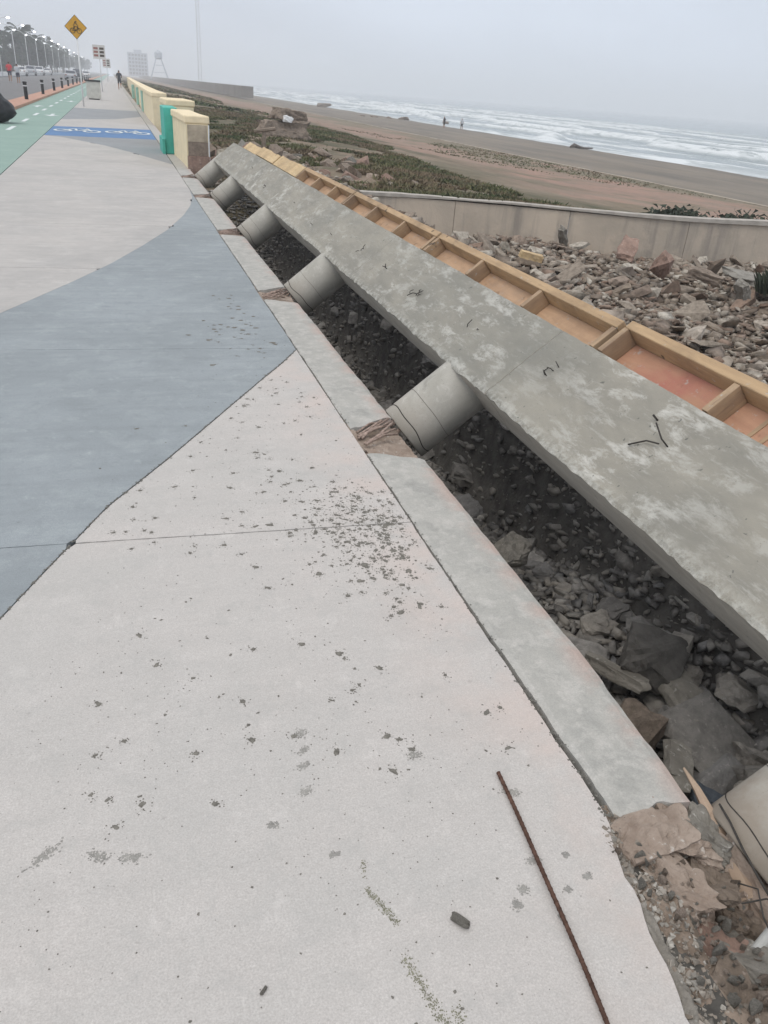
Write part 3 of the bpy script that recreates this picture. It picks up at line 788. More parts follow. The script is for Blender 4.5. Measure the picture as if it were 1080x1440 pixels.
# sea
def sea_z(x, y):
    d = x - (55 + 3 * fbm(y * .02, 1, 60) * 2)
    ph = d / 17 + 2.2 * fbm(x * .008, y * .02, 61)
    w = np.maximum(0, np.sin(ph * 2 * np.pi)) ** 4
    w *= np.clip(.4 + 1.8 * fbm(x * .03, y * .022, 62) + .5, 0, 1.5)
    return -2.80 + .75 * w * np.clip(d / 12, 0, 1) * np.clip((220 - x) / 120, .15, 1) + .1 * fbm(x * .2, y * .1, 63)
sx_ = np.concatenate([np.linspace(44, 180, 240), np.geomspace(182, 2900, 30)]); sy_ = np.concatenate([np.linspace(-40, 400, 260), np.geomspace(405, 2900, 60)])
seao = grid('sea', sx_, sy_, M['sea'], sea_z); tag(seao, kind='structure')
co = np.zeros(len(seao.data.vertices) * 3); seao.data.vertices.foreach_get('co', co); co = co.reshape(-1, 3)
at = seao.data.attributes.new('foam', 'FLOAT', 'POINT')
fo = np.clip((co[:, 2] + 2.68) / .28, 0, 1) + np.clip(1 - (co[:, 0] - 53) / 6, 0, 1) * .8
at.data.foreach_set('value', np.clip(fo, 0, 1).astype(np.float32))

# pale low walkway edge running along the beach
mb = MB(); pts = [(28.0, y) for y in np.linspace(-20, 250, 120)]
for (x0, y0), (x1, y1) in zip(pts[:-1], pts[1:]):
    a = 28 + 1.2 * float(fbm(y0 * .03, 1, 5)) ; b = 28 + 1.2 * float(fbm(y1 * .03, 1, 5))
    za = float(ground_z(a, max(y0, 16))); zb = float(ground_z(b, max(y1, 16)))
    mb.add([(a - .35, y0, za + .07), (a - .05, y0, za + .07), (b - .05, y1, zb + .07), (b - .35, y1, zb + .07), (a - .35, y0, za - .4), (b - .35, y1, zb - .4), (a - .05, y0, za - .4), (b - .05, y1, zb - .4)],
           [(0, 1, 2, 3), (4, 0, 3, 5), (1, 6, 7, 2)])
tag(mb.build('beach_kerb', M['sandkerb']), 'pale low concrete edge running between the red dirt and the grey sand', 'low kerb')

# grey wall around the pit
wall = tag(empty('grey_retaining_wall'), 'stained grey concrete retaining wall with a pale lip, behind the rubble at right', 'wall')
fine = [];
for (a, b) in zip(wall_pts[:-1], wall_pts[1:]):
    n = max(1, int(math.hypot(b[0] - a[0], b[1] - a[1]) / .25))
    for k in range(n): fine.append((a[0] + (b[0] - a[0]) * k / n, a[1] + (b[1] - a[1]) * k / n))
fine.append(wall_pts[-1])
def wall_piece(i0, i1, name, mat, z0, z1, t0, t1, jit):
    v = []; f = []
    for i in range(i0, i1 + 1):
        p = Vector(fine[i]); q = Vector(fine[min(i + 1, len(fine) - 1)]); r = Vector(fine[max(i - 1, 0)])
        t = (q - r).normalized(); nrm = Vector((t.y, -t.x))   # towards the pit (camera side)
        if nrm.y > 0: nrm = -nrm
        e = .004 if i == i0 else (-.004 if i == i1 else 0)
        zz = z1 + jit * float(fbm(p.x * 1.2, 2, 33)) + .03 * math.sin(p.x * .7)
        f0 = p + nrm * t0 + t * e; f1 = p - nrm * t1 + t * e
        v += [(f0.x, f0.y, z0), (f0.x, f0.y, zz), (f1.x, f1.y, zz), (f1.x, f1.y, z0)]
    n = i1 - i0
    for j in range(n):
        for k in range(4): f.append((j * 4 + k, (j + 1) * 4 + k, (j + 1) * 4 + (k + 1) % 4, j * 4 + (k + 1) % 4))
    f += [(0, 1, 2, 3), (4 * n + 3, 4 * n + 2, 4 * n + 1, 4 * n)]
    return mk(name, v, f, mat, wall)
step = 7
for i in range(0, len(fine) - 1, step):
    rr = random.Random(i)
    wall_piece(i, min(i + step, len(fine) - 1), 'wall_panel', M['wall'], -1.6, -.085, .0 + rr.uniform(-.012, .012), .16, .01)
wall_piece(0, len(fine) - 1, 'wall_lip', M['wallcap'], -.083, -.03, .03, .20, .03)

# ------------------------------------------------------------------ rubble
dark_rocks = [rock_mesh('rock', M['rock_dark'], 200 + i, 18, random.uniform(.5, .95), .3, sub=i < 6) for i in range(14)]
light_rocks = [rock_mesh('rock', M['rock_light'], 300 + i, 16, random.uniform(.35, .9), .3) for i in range(14)]
def scatter_stuff(name, mat, n, xr, yr, smin, smax, seed, zoff=.3, parent=None, flat=.65, cond=None, density=None):
    rnd = np.random.default_rng(seed); V = []; F = []; base = 0
    shapes = []
    for k in range(8):
        me = rock_mesh('tmp', mat, seed * 10 + k, 9, flat); vs = np.array([v.co[:] for v in me.vertices]); fs = [tuple(p.vertices) for p in me.polygons]
        shapes.append((vs, np.array(fs))); bpy.data.meshes.remove(me)
    xs = rnd.uniform(*xr, n); ys = rnd.uniform(*yr, n) if density is None else yr[0] + (yr[1] - yr[0]) * rnd.random(n) ** density
    zs = ground_z(xs, ys); ss = smin * (smax / smin) ** (rnd.random(n) ** 1.3)
    for x, y, z, s in zip(xs, ys, zs, ss):
        if cond and not cond(x, y): continue
        vs, fs = shapes[rnd.integers(8)]
        a, b2, c = rnd.uniform(0, 6.28), rnd.normal(0, .4), rnd.normal(0, .4)
        ca, sa = math.cos(a), math.sin(a); Rz = np.array([[ca, -sa, 0], [sa, ca, 0], [0, 0, 1]])
        cb, sb = math.cos(b2), math.sin(b2); Rx = np.array([[1, 0, 0], [0, cb, -sb], [0, sb, cb]])
        sc = np.array([s * rnd.uniform(.8, 1.7), s * rnd.uniform(.7, 1.1), s * rnd.uniform(.5, 1)])
        p = (vs * sc) @ Rx.T @ Rz.T + np.array([x, y, z + s * zoff])
        V.append(p); F.append(fs + base); base += len(vs)
    V = np.concatenate(V); F = np.concatenate(F)
    me = bpy.data.meshes.new(name); me.vertices.add(len(V)); me.vertices.foreach_set('co', V.ravel())
    me.loops.add(F.size); me.loops.foreach_set('vertex_index', F.ravel().astype(np.int32))
    me.polygons.add(len(F)); me.polygons.foreach_set('loop_start', np.arange(0, F.size, 3, dtype=np.int32)); me.polygons.foreach_set('loop_total', np.full(len(F), 3, dtype=np.int32))
    me.update(); me.materials.append(mat); o = link_mesh(name, me, parent); o['kind'] = 'stuff'; return o
th = tag(empty('trench_rubble'), 'dark broken rocks and gravel filling the trench under the beam', 'rubble')
scatter_stuff('small_rubble', M['rock_dark'], 34000, (1.2, 2.45), (-.3, 15), .010, .10, 5, parent=th, density=1.6)
rnd = random.Random(42); cnt = 0
while cnt < 285:
    t = rnd.random() ** 1.5; y = .35 + 9 * t; x = rnd.uniform(1.3, 2.38)
    s = rnd.uniform(.07, .19) * (1.2 if y < 2 else 1) * (1.5 if rnd.random() < .12 else 1)
    z = float(ground_z(x, y)); cnt += 1
    link_mesh('rock', rnd.choice(dark_rocks), th, (x, y, z + s * .22), (rnd.gauss(0, .5), rnd.gauss(0, .5), rnd.uniform(0, 6.28)), (s * rnd.uniform(.9, 1.6), s * rnd.uniform(.8, 1.2), s * rnd.uniform(.6, 1)))
ph = tag(empty('demolition_rubble'), 'brownish heap of broken concrete and stones between the timber formwork and the grey wall', 'rubble')
scatter_stuff('small_rubble', M['rock_light'], 24000, (2.9, 11), (1.5, 13.6), .025, .19, 6, parent=ph, cond=lambda x, y: y < wall_y(x) - .2 and x > 2.9 + 0)
rnd = random.Random(43); cnt = 0
while cnt < 295:
    x = rnd.uniform(3.6, 10.5); y = rnd.uniform(3.0, 13.3)
    if y > wall_y(x) - .25: continue
    # keep the part the photograph shows (right of the sight line over the rail)
    if x < .36 * y + .6 : 
        if rnd.random() < .5: continue
    s = rnd.uniform(.14, .34) * (1.5 if rnd.random() < .1 else 1); cnt += 1
    link_mesh('rock', rnd.choice(light_rocks), ph, (x, y, float(ground_z(x, y)) + s * .25), (rnd.gauss(0, .4), rnd.gauss(0, .4), rnd.uniform(0, 6.28)), (s * rnd.uniform(.9, 1.9), s * rnd.uniform(.6, 1.1), s * rnd.uniform(.4, .8)))

def fragment(name, label, cat, loc, rot, dims, mat, seed, cuts=14, rnds=.18):
    bm = bmesh.new(); bmesh.ops.create_cube(bm, size=1)
    bmesh.ops.subdivide_edges(bm, edges=bm.edges[:], cuts=cuts, use_grid_fill=True)
    off = Vector((seed * 3.7, seed, 0)); mn = min(dims); mx = max(dims)
    for v in bm.verts:
        c = v.co * 2; r8 = (abs(c.x) ** 5 + abs(c.y) ** 5 + abs(c.z) ** 5) ** .2
        v.co = c * .5 * (1 - rnds) + c / r8 * .5 * rnds if r8 else c
        v.co.x += .22 * mnoise.noise(v.co * 1.3 + off); v.co.y += .22 * mnoise.noise(v.co * 1.3 - off)
        v.co = Vector((v.co.x * dims[0], v.co.y * dims[1], v.co.z * dims[2]))
        n = v.co.normalized()
        u = Vector((v.co.x / dims[0], v.co.y / dims[1], v.co.z / dims[2])); v.co += n * mn * (.26 * mnoise.fractal(u * 1.7 + off, 1, 2, 2) + .12 * mnoise.fractal(v.co * 5 / mx + off, .7, 2, 4) + .035 * mnoise.noise(v.co * 22 / mx + off))
    me = bpy.data.meshes.new(name); bm.to_mesh(me); bm.free(); me.materials.append(mat)
    o = link_mesh(name, me, None, loc, rot); tag(o, label, cat); return o
def chunk(name, label, cat, loc, rot, sc, mat, seed, n=20, flat=.8, group=None, sub=True):
    me = rock_mesh(name, mat, seed, n, flat, .22, sub); o = link_mesh(name, me, None, loc, rot, sc); tag(o, label, cat, group); return o
# singular pieces in the pit
chunk('masonry_chunk', 'red broken masonry block standing upright in the rubble near the grey wall', 'masonry chunk', (7.05, 9.45, -.33), (.2, .3, .6), (.30, .28, .5), M['brickred'], 501)
def slabpiece(name, label, cat, loc, rot, dims, mat, seed):
    rnd = random.Random(seed); bm = bmesh.new(); bmesh.ops.create_cube(bm, size=1)
    bmesh.ops.subdivide_edges(bm, edges=bm.edges[:], cuts=5, use_grid_fill=True)
    for v in bm.verts:
        v.co = Vector((v.co.x * dims[0], v.co.y * dims[1], v.co.z * dims[2]))
        v.co += Vector((1, 1, .6)) * .12 * min(dims) * mnoise.fractal(v.co * 4 / max(dims) + Vector((seed, 0, 0)), 1, 2, 3) * rnd.uniform(.8, 1.2)
    me = bpy.data.meshes.new(name); bm.to_mesh(me); bm.free(); me.materials.append(mat)
    o = link_mesh(name, me, None, loc, rot); tag(o, label, cat); return o
fragment('masonry_block', 'long pinkish brick block lying on the rubble in front of the grey wall', 'masonry block', (7.35, 8.9, -.38), (.1, .25, -.5), (.46, .17, .12), M['browndirt'], 1)
fragment('concrete_slab', 'flat brown grey slab at the right edge of the rubble by the wall', 'broken slab', (8.3, 9.1, -.45), (.1, .15, -.2), (.7, .5, .08), M['greychunk'], 2)
fragment('concrete_slab', 'grey upright slab stump in the rubble near the green weeds', 'broken slab', (7.2, 8.0, -.36), (.3, .9, .4), (.26, .15, .10), M['greychunk'], 3)
slabpiece('wood_offcut', 'short bright yellow wood offcut on the rubble behind the outer rail', 'wood offcut', (5.25, 9.9, -.33), (.1, .2, -.2), (.32, .11, .09), M['yellowwood'], 4)
fragment('concrete_slab', 'pale tilted slab piece leaning in the rubble against the grey wall', 'broken slab', (7.0, 12.2, -.42), (.5, .8, .8), (.36, .14, .08), M['greychunk'], 5)
fragment('brick_slab', 'dark red slanting slab touching the upright masonry block', 'broken slab', (6.75, 9.9, -.22), (.2, -.35, .9), (.5, .22, .10), M['brickred'], 6)
weed = MB(); rnd = random.Random(5)
for k in range(220):
    a = rnd.uniform(0, 6.28); r = rnd.random() * .22; h = rnd.uniform(.06, .3); x = r * math.cos(a); y = r * math.sin(a); w = .018; t = rnd.uniform(0, 6.28)
    lean = Vector((math.cos(a), math.sin(a), 0)) * h * .5
    p = Vector((x, y, 0)); d = Vector((math.cos(t), math.sin(t), 0)) * w
    weed.add([p - d, p + d, p + lean * .5 + Vector((0, 0, h * .7)) + d * 1.4, p + lean + Vector((0, 0, h))], [(0, 1, 2), (0, 2, 3)])
wo_ = weed.build('weed_plant', M['leaf'], loc=(7.9, 8.2, -.45)); tag(wo_, 'small green weed growing among the rubble at the right edge', 'plant')

# singular pieces in the trench
chunk('rock_chunk', 'pale grey boulder against the kerb, in the middle of the trench', 'rock', (1.75, 3.1, -.58), (.3, .2, .4), (.30, .26, .26), M['greychunk'], 511)
chunk('rock_chunk', 'large brown chunk of old concrete right under the kerb edge near the camera', 'rock', (1.62, 1.74, -.52), (.2, .3, .7), (.36, .27, .26), M['browndirt'], 512)
chunk('rock_chunk', 'big bluish rock at the bottom of the trench beside the nearest pile', 'rock', (1.74, 1.40, -.62), (.1, .5, .2), (.26, .24, .24), rockmat('blue_rock', [(.085, .10, .12), (.10, .115, .135)]), 513)
fragment('stone_slab', 'flat pointed grey slab wedged between the rocks near the bottom of the trench', 'stone slab', (1.68, 1.55, -.48), (.3, .2, .9), (.26, .09, .035), M['greychunk'], 7)
fragment('stone_slab', 'long narrow grey slab lying on the rocks in mid trench', 'stone slab', (1.82, 2.12, -.58), (.15, .15, 1.9), (.30, .06, .05), M['greychunk'], 8)
fragment('stone_slab', 'broad long slab half buried on the seaward side of the trench', 'stone slab', (2.02, 1.95, -.60), (.25, .1, 1.3), (.42, .14, .08), M['greychunk'], 9)
chunk('rock_chunk', 'large dark boulder under the beam at the right edge', 'rock', (2.00, 2.15, -.55), (.2, .1, 1.0), (.30, .34, .28), rockmat('dark_boulder', [(.12, .115, .105), (.15, .14, .13)]), 514)

# ---- broken corner at the bottom right
me_ = grid('broken_mortar_edge', np.linspace(.86, 1.075, 60), np.linspace(.30, 1.06, 190), M['mortar'],
     lambda x, y: -.010 - 1.2 * np.clip(x - (1.0 - .085 * (1.045 - y) / .45), 0, 1) + (.022 * fbm(x * 26, y * 26, 5) + .018 * fbm(x * 95, y * 95, 6, 3)) * np.clip((x - (.945 - .085 * (1.045 - y) / .45)) / .03, .1, 1), smooth=False)
tag(me_, 'rough grey mortar edge crumbling between the cream walk and the broken corner', 'mortar edge')
def corner(label, loc, rot, dims, mat, seed):
    return fragment('kerb_fragment', label, 'kerb fragment', loc, rot, dims, mat, seed)
corner('pink spongy kerb fragment directly at the broken end of the kerb', (1.075, .995, -.045), (.05, .05, .15), (.20, .11, .09), M['pink'], 11)
corner('pink kerb fragment touching the outer end of the kerb beside the trench', (1.19, 1.0, -.07), (.1, .15, -.3), (.15, .13, .10), M['pink'], 12)
corner('brown kerb fragment with pale pebbles, second from the kerb end', (1.075, .875, -.065), (.1, .1, 1.75), (.17, .115, .10), M['pink'], 13)
corner('dark brown fragment between the pebbly fragment and the nearest pile', (1.17, .895, -.10), (.2, .2, .9), (.14, .10, .10), M['browndirt'], 14)
corner('reddish fragment below the pebbly one, next to the mortar edge', (1.06, .745, -.09), (.1, .2, .9), (.11, .12, .08), M['brickred'], 15)
corner('long grey fragment standing at the edge of the dark hole', (1.135, .72, -.12), (.2, .5, 1.75), (.22, .085, .10), M['greychunk'], 16)
corner('small grey block at the mouth of the dark hole in the corner', (1.10, .60, -.12), (.1, .1, .3), (.13, .09, .09), M['greychunk'], 17)
corner('flat brown fragment by the mortar edge at the bottom', (1.03, .63, -.065), (.1, .1, .5), (.14, .11, .06), M['browndirt'], 18)
corner('pale brown earth lump under the nearest pile end', (1.30, .86, -.14), (.3, .6, .3), (.17, .22, .14), M['pink'], 19)
corner('grey slab stub beside the splintered stake', (1.235, .985, -.055), (.1, .3, .6), (.09, .10, .07), M['greychunk'], 20)
corner('big rough grey chunk in the very bottom right corner', (1.22, .50, -.10), (.1, .2, .5), (.22, .24, .16), M['greychunk'], 21)
corner('purplish brown crumbly chunk above the dark hole', (1.20, .83, -.15), (.4, .3, 1.5), (.14, .10, .10), M['browndirt'], 22)
chunks_s = [rock_mesh('lump', mt, 600 + i, 12, .7) for i, mt in enumerate([M['pink'], M['greychunk'], M['browndirt'], M['greychunk']])]
ch_ = tag(empty('crumbled_debris', (1.1, .8, -.05)), 'loose crumbs of concrete strewn over the broken corner by the walk', 'debris')
rnd = random.Random(77)
for k in range(290):
    y = rnd.uniform(.42, 1.05); x = rnd.gauss(1.0 + .05, .06) if rnd.random() < .5 else rnd.uniform(1.0, 1.33)
    if x < .93: continue
    s = .007 + .022 * rnd.random() ** 2.2
    z = -.0 - .30 * max(0, x - 1.0) + rnd.uniform(-.02, .01) if x > 1.0 else .003
    link_mesh('lump', rnd.choice(chunks_s), ch_, (x - 1.1, y - .8, z + .05), (rnd.uniform(0, 6), rnd.uniform(0, 6), 0), (s * 1.3, s, s))
def corner_z(x, y):
    return (-.013 - .10 * np.clip(x - (.965 - .085 * (1.045 - y) / .45), 0, .06) - .38 * np.clip(x - 1.03, 0, .3) - .8 * np.clip(.26 - np.hypot(x - 1.26, y - .70), 0, .2)
            + (.05 * fbm(x * 14, y * 14, 4) + .02 * fbm(x * 55, y * 55, 7)) * np.clip((x - (.93 - .085 * (1.045 - y) / .45)) / .06, .05, 1) - 1.4 * np.clip(x - 1.30, 0, 1))
cg = grid('broken_corner_soil', np.linspace(.885, 1.42, 110), np.linspace(.2, 1.10, 180), M['cornersoil'], corner_z, smooth=False)
tag(cg, kind='structure')
V_ = []; F_ = []; rnd = random.Random(78)
shp = []
for k in range(6):
    me = rock_mesh('tmp', M['mortar'], 900 + k, 9, .8); shp.append(([v.co.copy() for v in me.vertices], [tuple(p.vertices) for p in me.polygons])); bpy.data.meshes.remove(me)
for k in range(3400):
    y = rnd.uniform(.40, 1.06); ed = .955 - .085 * (1.045 - y) / .45
    x = ed + abs(rnd.gauss(0, .06)) if rnd.random() < .6 else rnd.uniform(ed, 1.34)
    g = .0022 + .011 * rnd.random() ** 3; vs, fs = rnd.choice(shp); e = Matrix.Rotation(rnd.uniform(0, 6.28), 3, (rnd.gauss(0, 1), rnd.gauss(0, 1), rnd.gauss(0, 1)))
    z = float(corner_z(np.array(x), np.array(y))) + g * .3; b0 = len(V_)
    V_ += [tuple(e @ (q * g * 1.5) + Vector((x, y, z))) for q in vs]; F_ += [tuple(i + b0 for i in f_) for f_ in fs]
tag(mk('corner_grit', V_, F_, M['cornergrit']), 'fine grit and concrete crumbs along the crumbling edge of the walk', 'grit', kind='stuff')
# splintered stake, wires, white pipe
st = MB(); st.tube([(1.292, 1.168, -.02), (1.285, 1.10, -.025), (1.27, 1.0, -.04), (1.262, .90, -.075), (1.26, .84, -.10)], [.003, .010, .017, .024, .028], 6)
tag(st.build('splintered_stake', M['palewood']), 'pale splintered wooden stake pointing up the trench beside the nearest pile', 'wooden stake')
wr = MB()
wr.tube([(1.28, 1.02, .012), (1.262, .96, .02), (1.25, .90, .01), (1.24, .83, .0), (1.235, .77, -.01), (1.26, .70, -.04)], .0028, 6)
tag(wr.build('bent_wire', M['wire']), 'thin rusty wire bowed over the broken corner in front of the nearest pile', 'wire')
wr = MB(); wr.tube([(1.33, .99, -.02), (1.30, .93, .0), (1.30, .87, -.01), (1.33, .80, -.03)], .0018, 5)
tag(wr.build('bent_wire', M['wire']), 'second thinner wire lying on the underside of the nearest pile', 'wire')
wr = MB(); wr.tube([(1.18, .80, -.03), (1.22, .78, .0), (1.255, .75, .0), (1.28, .72, -.03)], .002, 5)
wr.tube([(1.20, .84, -.02), (1.21, .80, .01), (1.19, .75, -.01), (1.20, .70, -.05)], .002, 5)
tag(wr.build('bent_wire', M['wire']), 'tangled short wire pair at the dark hole in the corner', 'wire')
pp = MB(); pp.tube([(1.16, .715, -.07), (1.24, .75, -.075)], .0135, 14)
tag(pp.build('pipe_stub', simple('pale_plastic', (.45, .45, .43), .5, .1, 20)), 'short pale pipe stub sticking out of the hole at the bottom right', 'pipe')

# ------------------------------------------------------------------ things on the walk
rb = MB(); P0, P1 = Vector((.786, 1.247, .006)), Vector((.718, .52, .006)); pts = []
for k in range(30):
    t = k / 29; p = P0.lerp(P1, t); p.x += .004 * math.sin(t * 3.1) + .001 * math.sin(t * 11); p.z = .006 + .004 * math.sin(t * 3.14) ** 2; pts.append(p)
ro = rb.tube(pts, .0050, 8).build('steel_rod', M['rust'], smooth=True)
for k in range(46):
    t = k / 46; p = P0.lerp(P1, t); i = int(t * 29); q = pts[min(i, 29)]
    d = MB().tube([q.lerp(pts[min(i + 1, 29)], t * 29 - i) + Vector((0, -.0012, 0)), q.lerp(pts[min(i + 1, 29)], t * 29 - i) + Vector((0, .0012, 0))], .0057, 8)
    rb.add(d.v, d.f)
bpy.data.objects.remove(ro)
ro = rb.build('steel_rod', M['rust'], smooth=False)
tag(ro, 'rusty ribbed steel rod lying on the cream concrete at the bottom', 'steel rod')
chunk('mortar_lump', 'elongated grey mortar lump lying left of the steel rod', 'mortar lump', (.541, .897, .006), (.0, .1, -.95), (.052, .022, .02), M['greychunk'], 520)
chunk('mortar_lump', 'tiny dark pellet on the cream concrete at the lower left', 'mortar lump', (.128, .862, .003), (0, 0, .8), (.020, .008, .008), M['greychunk'], 521)

def blobs(name, mat, items, label, z=.0018):
    mb = MB(); rnd = random.Random(hash(len(items)) + 5)
    for (x, y, rx, ry, ang) in items:
        n = 11; P = []
        for k in range(n):
            a = 2 * math.pi * k / n; r = 1 + rnd.uniform(-.38, .38)
            u, v = rx * r * math.cos(a), ry * r * math.sin(a)
            P.append((x + u * math.cos(ang) - v * math.sin(ang), y + u * math.sin(ang) + v * math.cos(ang), z * .3))
        h = min(rx, ry) * .18 + .0006
        c = (x, y, z * .3 + h)
        Q = [(c[0] + (p[0] - c[0]) * .6, c[1] + (p[1] - c[1]) * .6, z * .3 + h * .8) for p in P]
        b = P + Q + [c]
        mb.add(b, [(k, (k + 1) % n, n + (k + 1) % n, n + k) for k in range(n)] + [(n + k, n + (k + 1) % n, 2 * n) for k in range(n)])
    o = mb.build(name, mat); tag(o, label, 'mud splashes', kind='stuff'); return o
rnd = random.Random(9); it = []
for k in range(760):    # dense splash beside the kerb
    x = rnd.gauss(.78, .12); y = rnd.gauss(2.50, .24)
    if x > .965: continue
    s = .0018 + .0075 * rnd.random() ** 3; it.append((x, y, s * rnd.uniform(.8, 1.5), s, rnd.uniform(0, 3)))
for k in range(620):
    x = rnd.uniform(-.2, .93); y = 1.3 + 3.4 * rnd.random()
    if y > c1(x) - .05: 
        if rnd.random() < .8: continue
    s = .0016 + .008 * rnd.random() ** 3.5; it.append((x, y, s * rnd.uniform(.8, 1.6), s * .8, rnd.uniform(0, 3)))
for (x, y, s) in [(.72, 2.27, .016), (.68, 2.17, .012), (.63, 2.98, .012), (.44, 2.62, .012), (.46, 2.9, .010), (.33, 2.96, .011), (.28, 2.7, .008), (.25, 2.5, .009), (.34, 2.33, .010), (.49, 3.3, .013), (.55, 3.6, .010), (.36, 3.1, .009),
                  (.51, 1.80, .011), (.41, 1.87, .010), (.61, 1.71, .010), (.55, 1.44, .009), (.60, 1.38, .009), (.60, 2.61, .010), (.71, 3.1, .009), (.75, 2.85, .010), (.82, 2.31, .010), (.52, 3.9, .010), (.55, 4.0, .008), (.70, 3.9, .008)]:
    it.append((x, y, s * 1.15, s * .85, rnd.uniform(-.5, .5)))
for k in range(60):      # some on the blue slab near its corner
    x = rnd.gauss(.72, .13); y = rnd.gauss(5.3, .5)
    if x > .96 or y < c1(x): continue
    s = .004 + .010 * rnd.random() ** 2; it.append((x, y, s * 1.4, s, rnd.uniform(-.4, .4)))
for k in range(80):
    x = rnd.uniform(-.05, .9); y = rnd.uniform(.5, 1.3); s = .0010 + .0028 * rnd.random() ** 2; it.append((x, y, s, s * .8, rnd.uniform(0, 3)))
for (x, y, rx, ry, a) in list(it):
    if rx > .006:
        for k in range(14):
            g = rnd.uniform(.0007, .0022); it.append((x + rnd.gauss(0, rx * 1.3), y + rnd.gauss(0, rx * 1.3), g, g, 0))
for k in range(2600):
    x = rnd.uniform(-.6, .97); y = .45 + 3.6 * rnd.random() ** 1.2; g = .0005 + .0016 * rnd.random() ** 2
    if fbm(x * 2.3, y * 2.3, 55) > -.02 and y < c1(x): it.append((x, y, g, g, 0))
blobs('mud_splashes', M['mud'], it, 'small dark grey mortar and mud splashes scattered over the cream concrete')
it = []
for (x, y, rx, ry, a) in [(.33, 1.50, .018, .014, .8), (.325, 1.44, .016, .010, .7), (.318, 1.39, .02, .011, .2), (.305, 1.31, .018, .011, .4), (.76, .995, .016, .010, 0), (.705, .935, .012, .012, 0), (.675, .905, .011, .011, 0), (.755, .855, .006, .007, 0), (.795, 1.185, .024, .010, -.4),
                          (.21, 1.23, .012, .010, 0), (.33, 1.12, .012, .007, -.2), (.60, 1.36, .022, .014, 0), (-.28, 1.27, .04, .012, .7), (-.17, 1.24, .03, .014, -.4), (-.1, 1.22, .025, .012, -.2), (.86, .93, .012, .008, .3), (.84, .99, .010, .006, .3), (.80, .91, .010, .008, 0)]:
    n_ = int(60 + 160000 * rx * ry)
    for k in range(min(n_, 420)):
        u = rnd.gauss(0, rx * .5); v = rnd.gauss(0, ry * .5); g = rnd.uniform(.0006, .0024)
        it.append((x + u * math.cos(a) - v * math.sin(a), y + u * math.sin(a) + v * math.cos(a), g * 1.3, g, a))
blobs('faint_mud_prints', M['mudsoft'], it, 'faint flat grey dabs of dried mud near the rod and along the walk', .0008)
# gritty drag streaks
it = []
for (xa, ya, xb, yb, n, w) in [(.375, 1.02, .415, .93, 260, .004), (.405, .86, .445, .70, 360, .006), (.385, 1.09, .378, 1.05, 40, .004), (.46, .70, .475, .74, 100, .008)]:
    for k in range(n):
        t = rnd.random(); x = xa + (xb - xa) * t + rnd.gauss(0, w); y = ya + (yb - ya) * t + rnd.gauss(0, w); s = rnd.uniform(.0006, .0017)
        it.append((x, y, s, s, 0))
blobs('grit_streaks', simple('olive_grit', (.22, .215, .16), .95, .3, 60), it, 'two gritty olive drag streaks on the cream concrete near the bottom', .0006)
# crumbs in the curved and kerb joints
it = []
for k in range(700):
    x = rnd.uniform(-.75, .98); y = c1(x) + rnd.gauss(0, .007); s = rnd.uniform(.0015, .0048); it.append((x, y, s, s, rnd.uniform(0, 3)))
for k in range(500):
    y = 1.06 + 7 * rnd.random() ** 1.6; x = XJ + .005 + rnd.gauss(0, .006); s = rnd.uniform(.0012, .0036); it.append((x, y, s, s, rnd.uniform(0, 3)))
blobs('joint_crumbs', simple('joint_crumb_grey', (.14, .135, .12), .95, .3, 60), it, 'dark crumbs and dirt lying along the pavement joints')

# ------------------------------------------------------------------ grass (uncountable)
def blades(name, n, xr, yr, hmin, hmax, w, label, cond, seed):
    rg = np.random.default_rng(seed)
    x = rg.uniform(*xr, n); y = yr[0] + (yr[1] - yr[0]) * rg.random(n) ** 1.3
    keep = cond(x, y); x = x[keep]; y = y[keep]; n = len(x)
    z = ground_z(x, y); h = rg.uniform(hmin, hmax, n) * (.6 + .9 * np.clip(fbm(x * .4, y * .4, 90) + .5, 0, 1)); a = rg.uniform(0, 6.28, n); l = rg.normal(0, .9, (n, 2)) * h[:, None]
    ww = w * rg.uniform(.6, 1.4, n) * (1 + y / 25)
    v = np.zeros((n, 3, 3)); dx = np.cos(a) * ww; dy = np.sin(a) * ww
    v[:, 0] = np.stack([x - dx, y - dy, z - .03], -1); v[:, 1] = np.stack([x + dx, y + dy, z - .03], -1); v[:, 2] = np.stack([x + l[:, 0], y + l[:, 1], z + h], -1)
    me = bpy.data.meshes.new(name); me.vertices.add(n * 3); me.vertices.foreach_set('co', v.ravel())
    me.loops.add(n * 3); me.loops.foreach_set('vertex_index', np.arange(n * 3, dtype=np.int32))
    me.polygons.add(n); me.polygons.foreach_set('loop_start', np.arange(0, n * 3, 3, dtype=np.int32)); me.polygons.foreach_set('loop_total', np.full(n, 3, dtype=np.int32))
    me.update(); me.materials.append(M['grass']); o = link_mesh(name, me); tag(o, label, 'grass', kind='stuff')
vegn = lambda x, y: fbm(x * .16, y * .11, 91) + .35 * fbm(x * .8, y * .8, 92)
blades('low_grass', 190000, (2.2, 15), (13.3, 62),   .03, .11, .03, 'low dark green and brown coastal grass beyond the grey wall',
       lambda x, y: (y > wall_y(x) + .22) & (vegn(x, y) > -.09 + .12 * fbm(x * 1.3, y * 1.3, 97)) & (x < 9.5 + y * .06 + 2.5 * fbm(y * .1, x * .1, 93) * 2) & ((x > 3.7) | (y > 17)), 4)
blades('low_grass', 30000, (2, 12), (62, 240), .06, .2, .07, 'thin grass patches far along the shore', lambda x, y: (vegn(x, y) > .02), 6)
blades('low_grass', 9000, (17, 27), (14, 70),   .02, .08, .025, 'sparse tufts between the red dirt and the sand', lambda x, y: (vegn(x, y) > .1), 8)
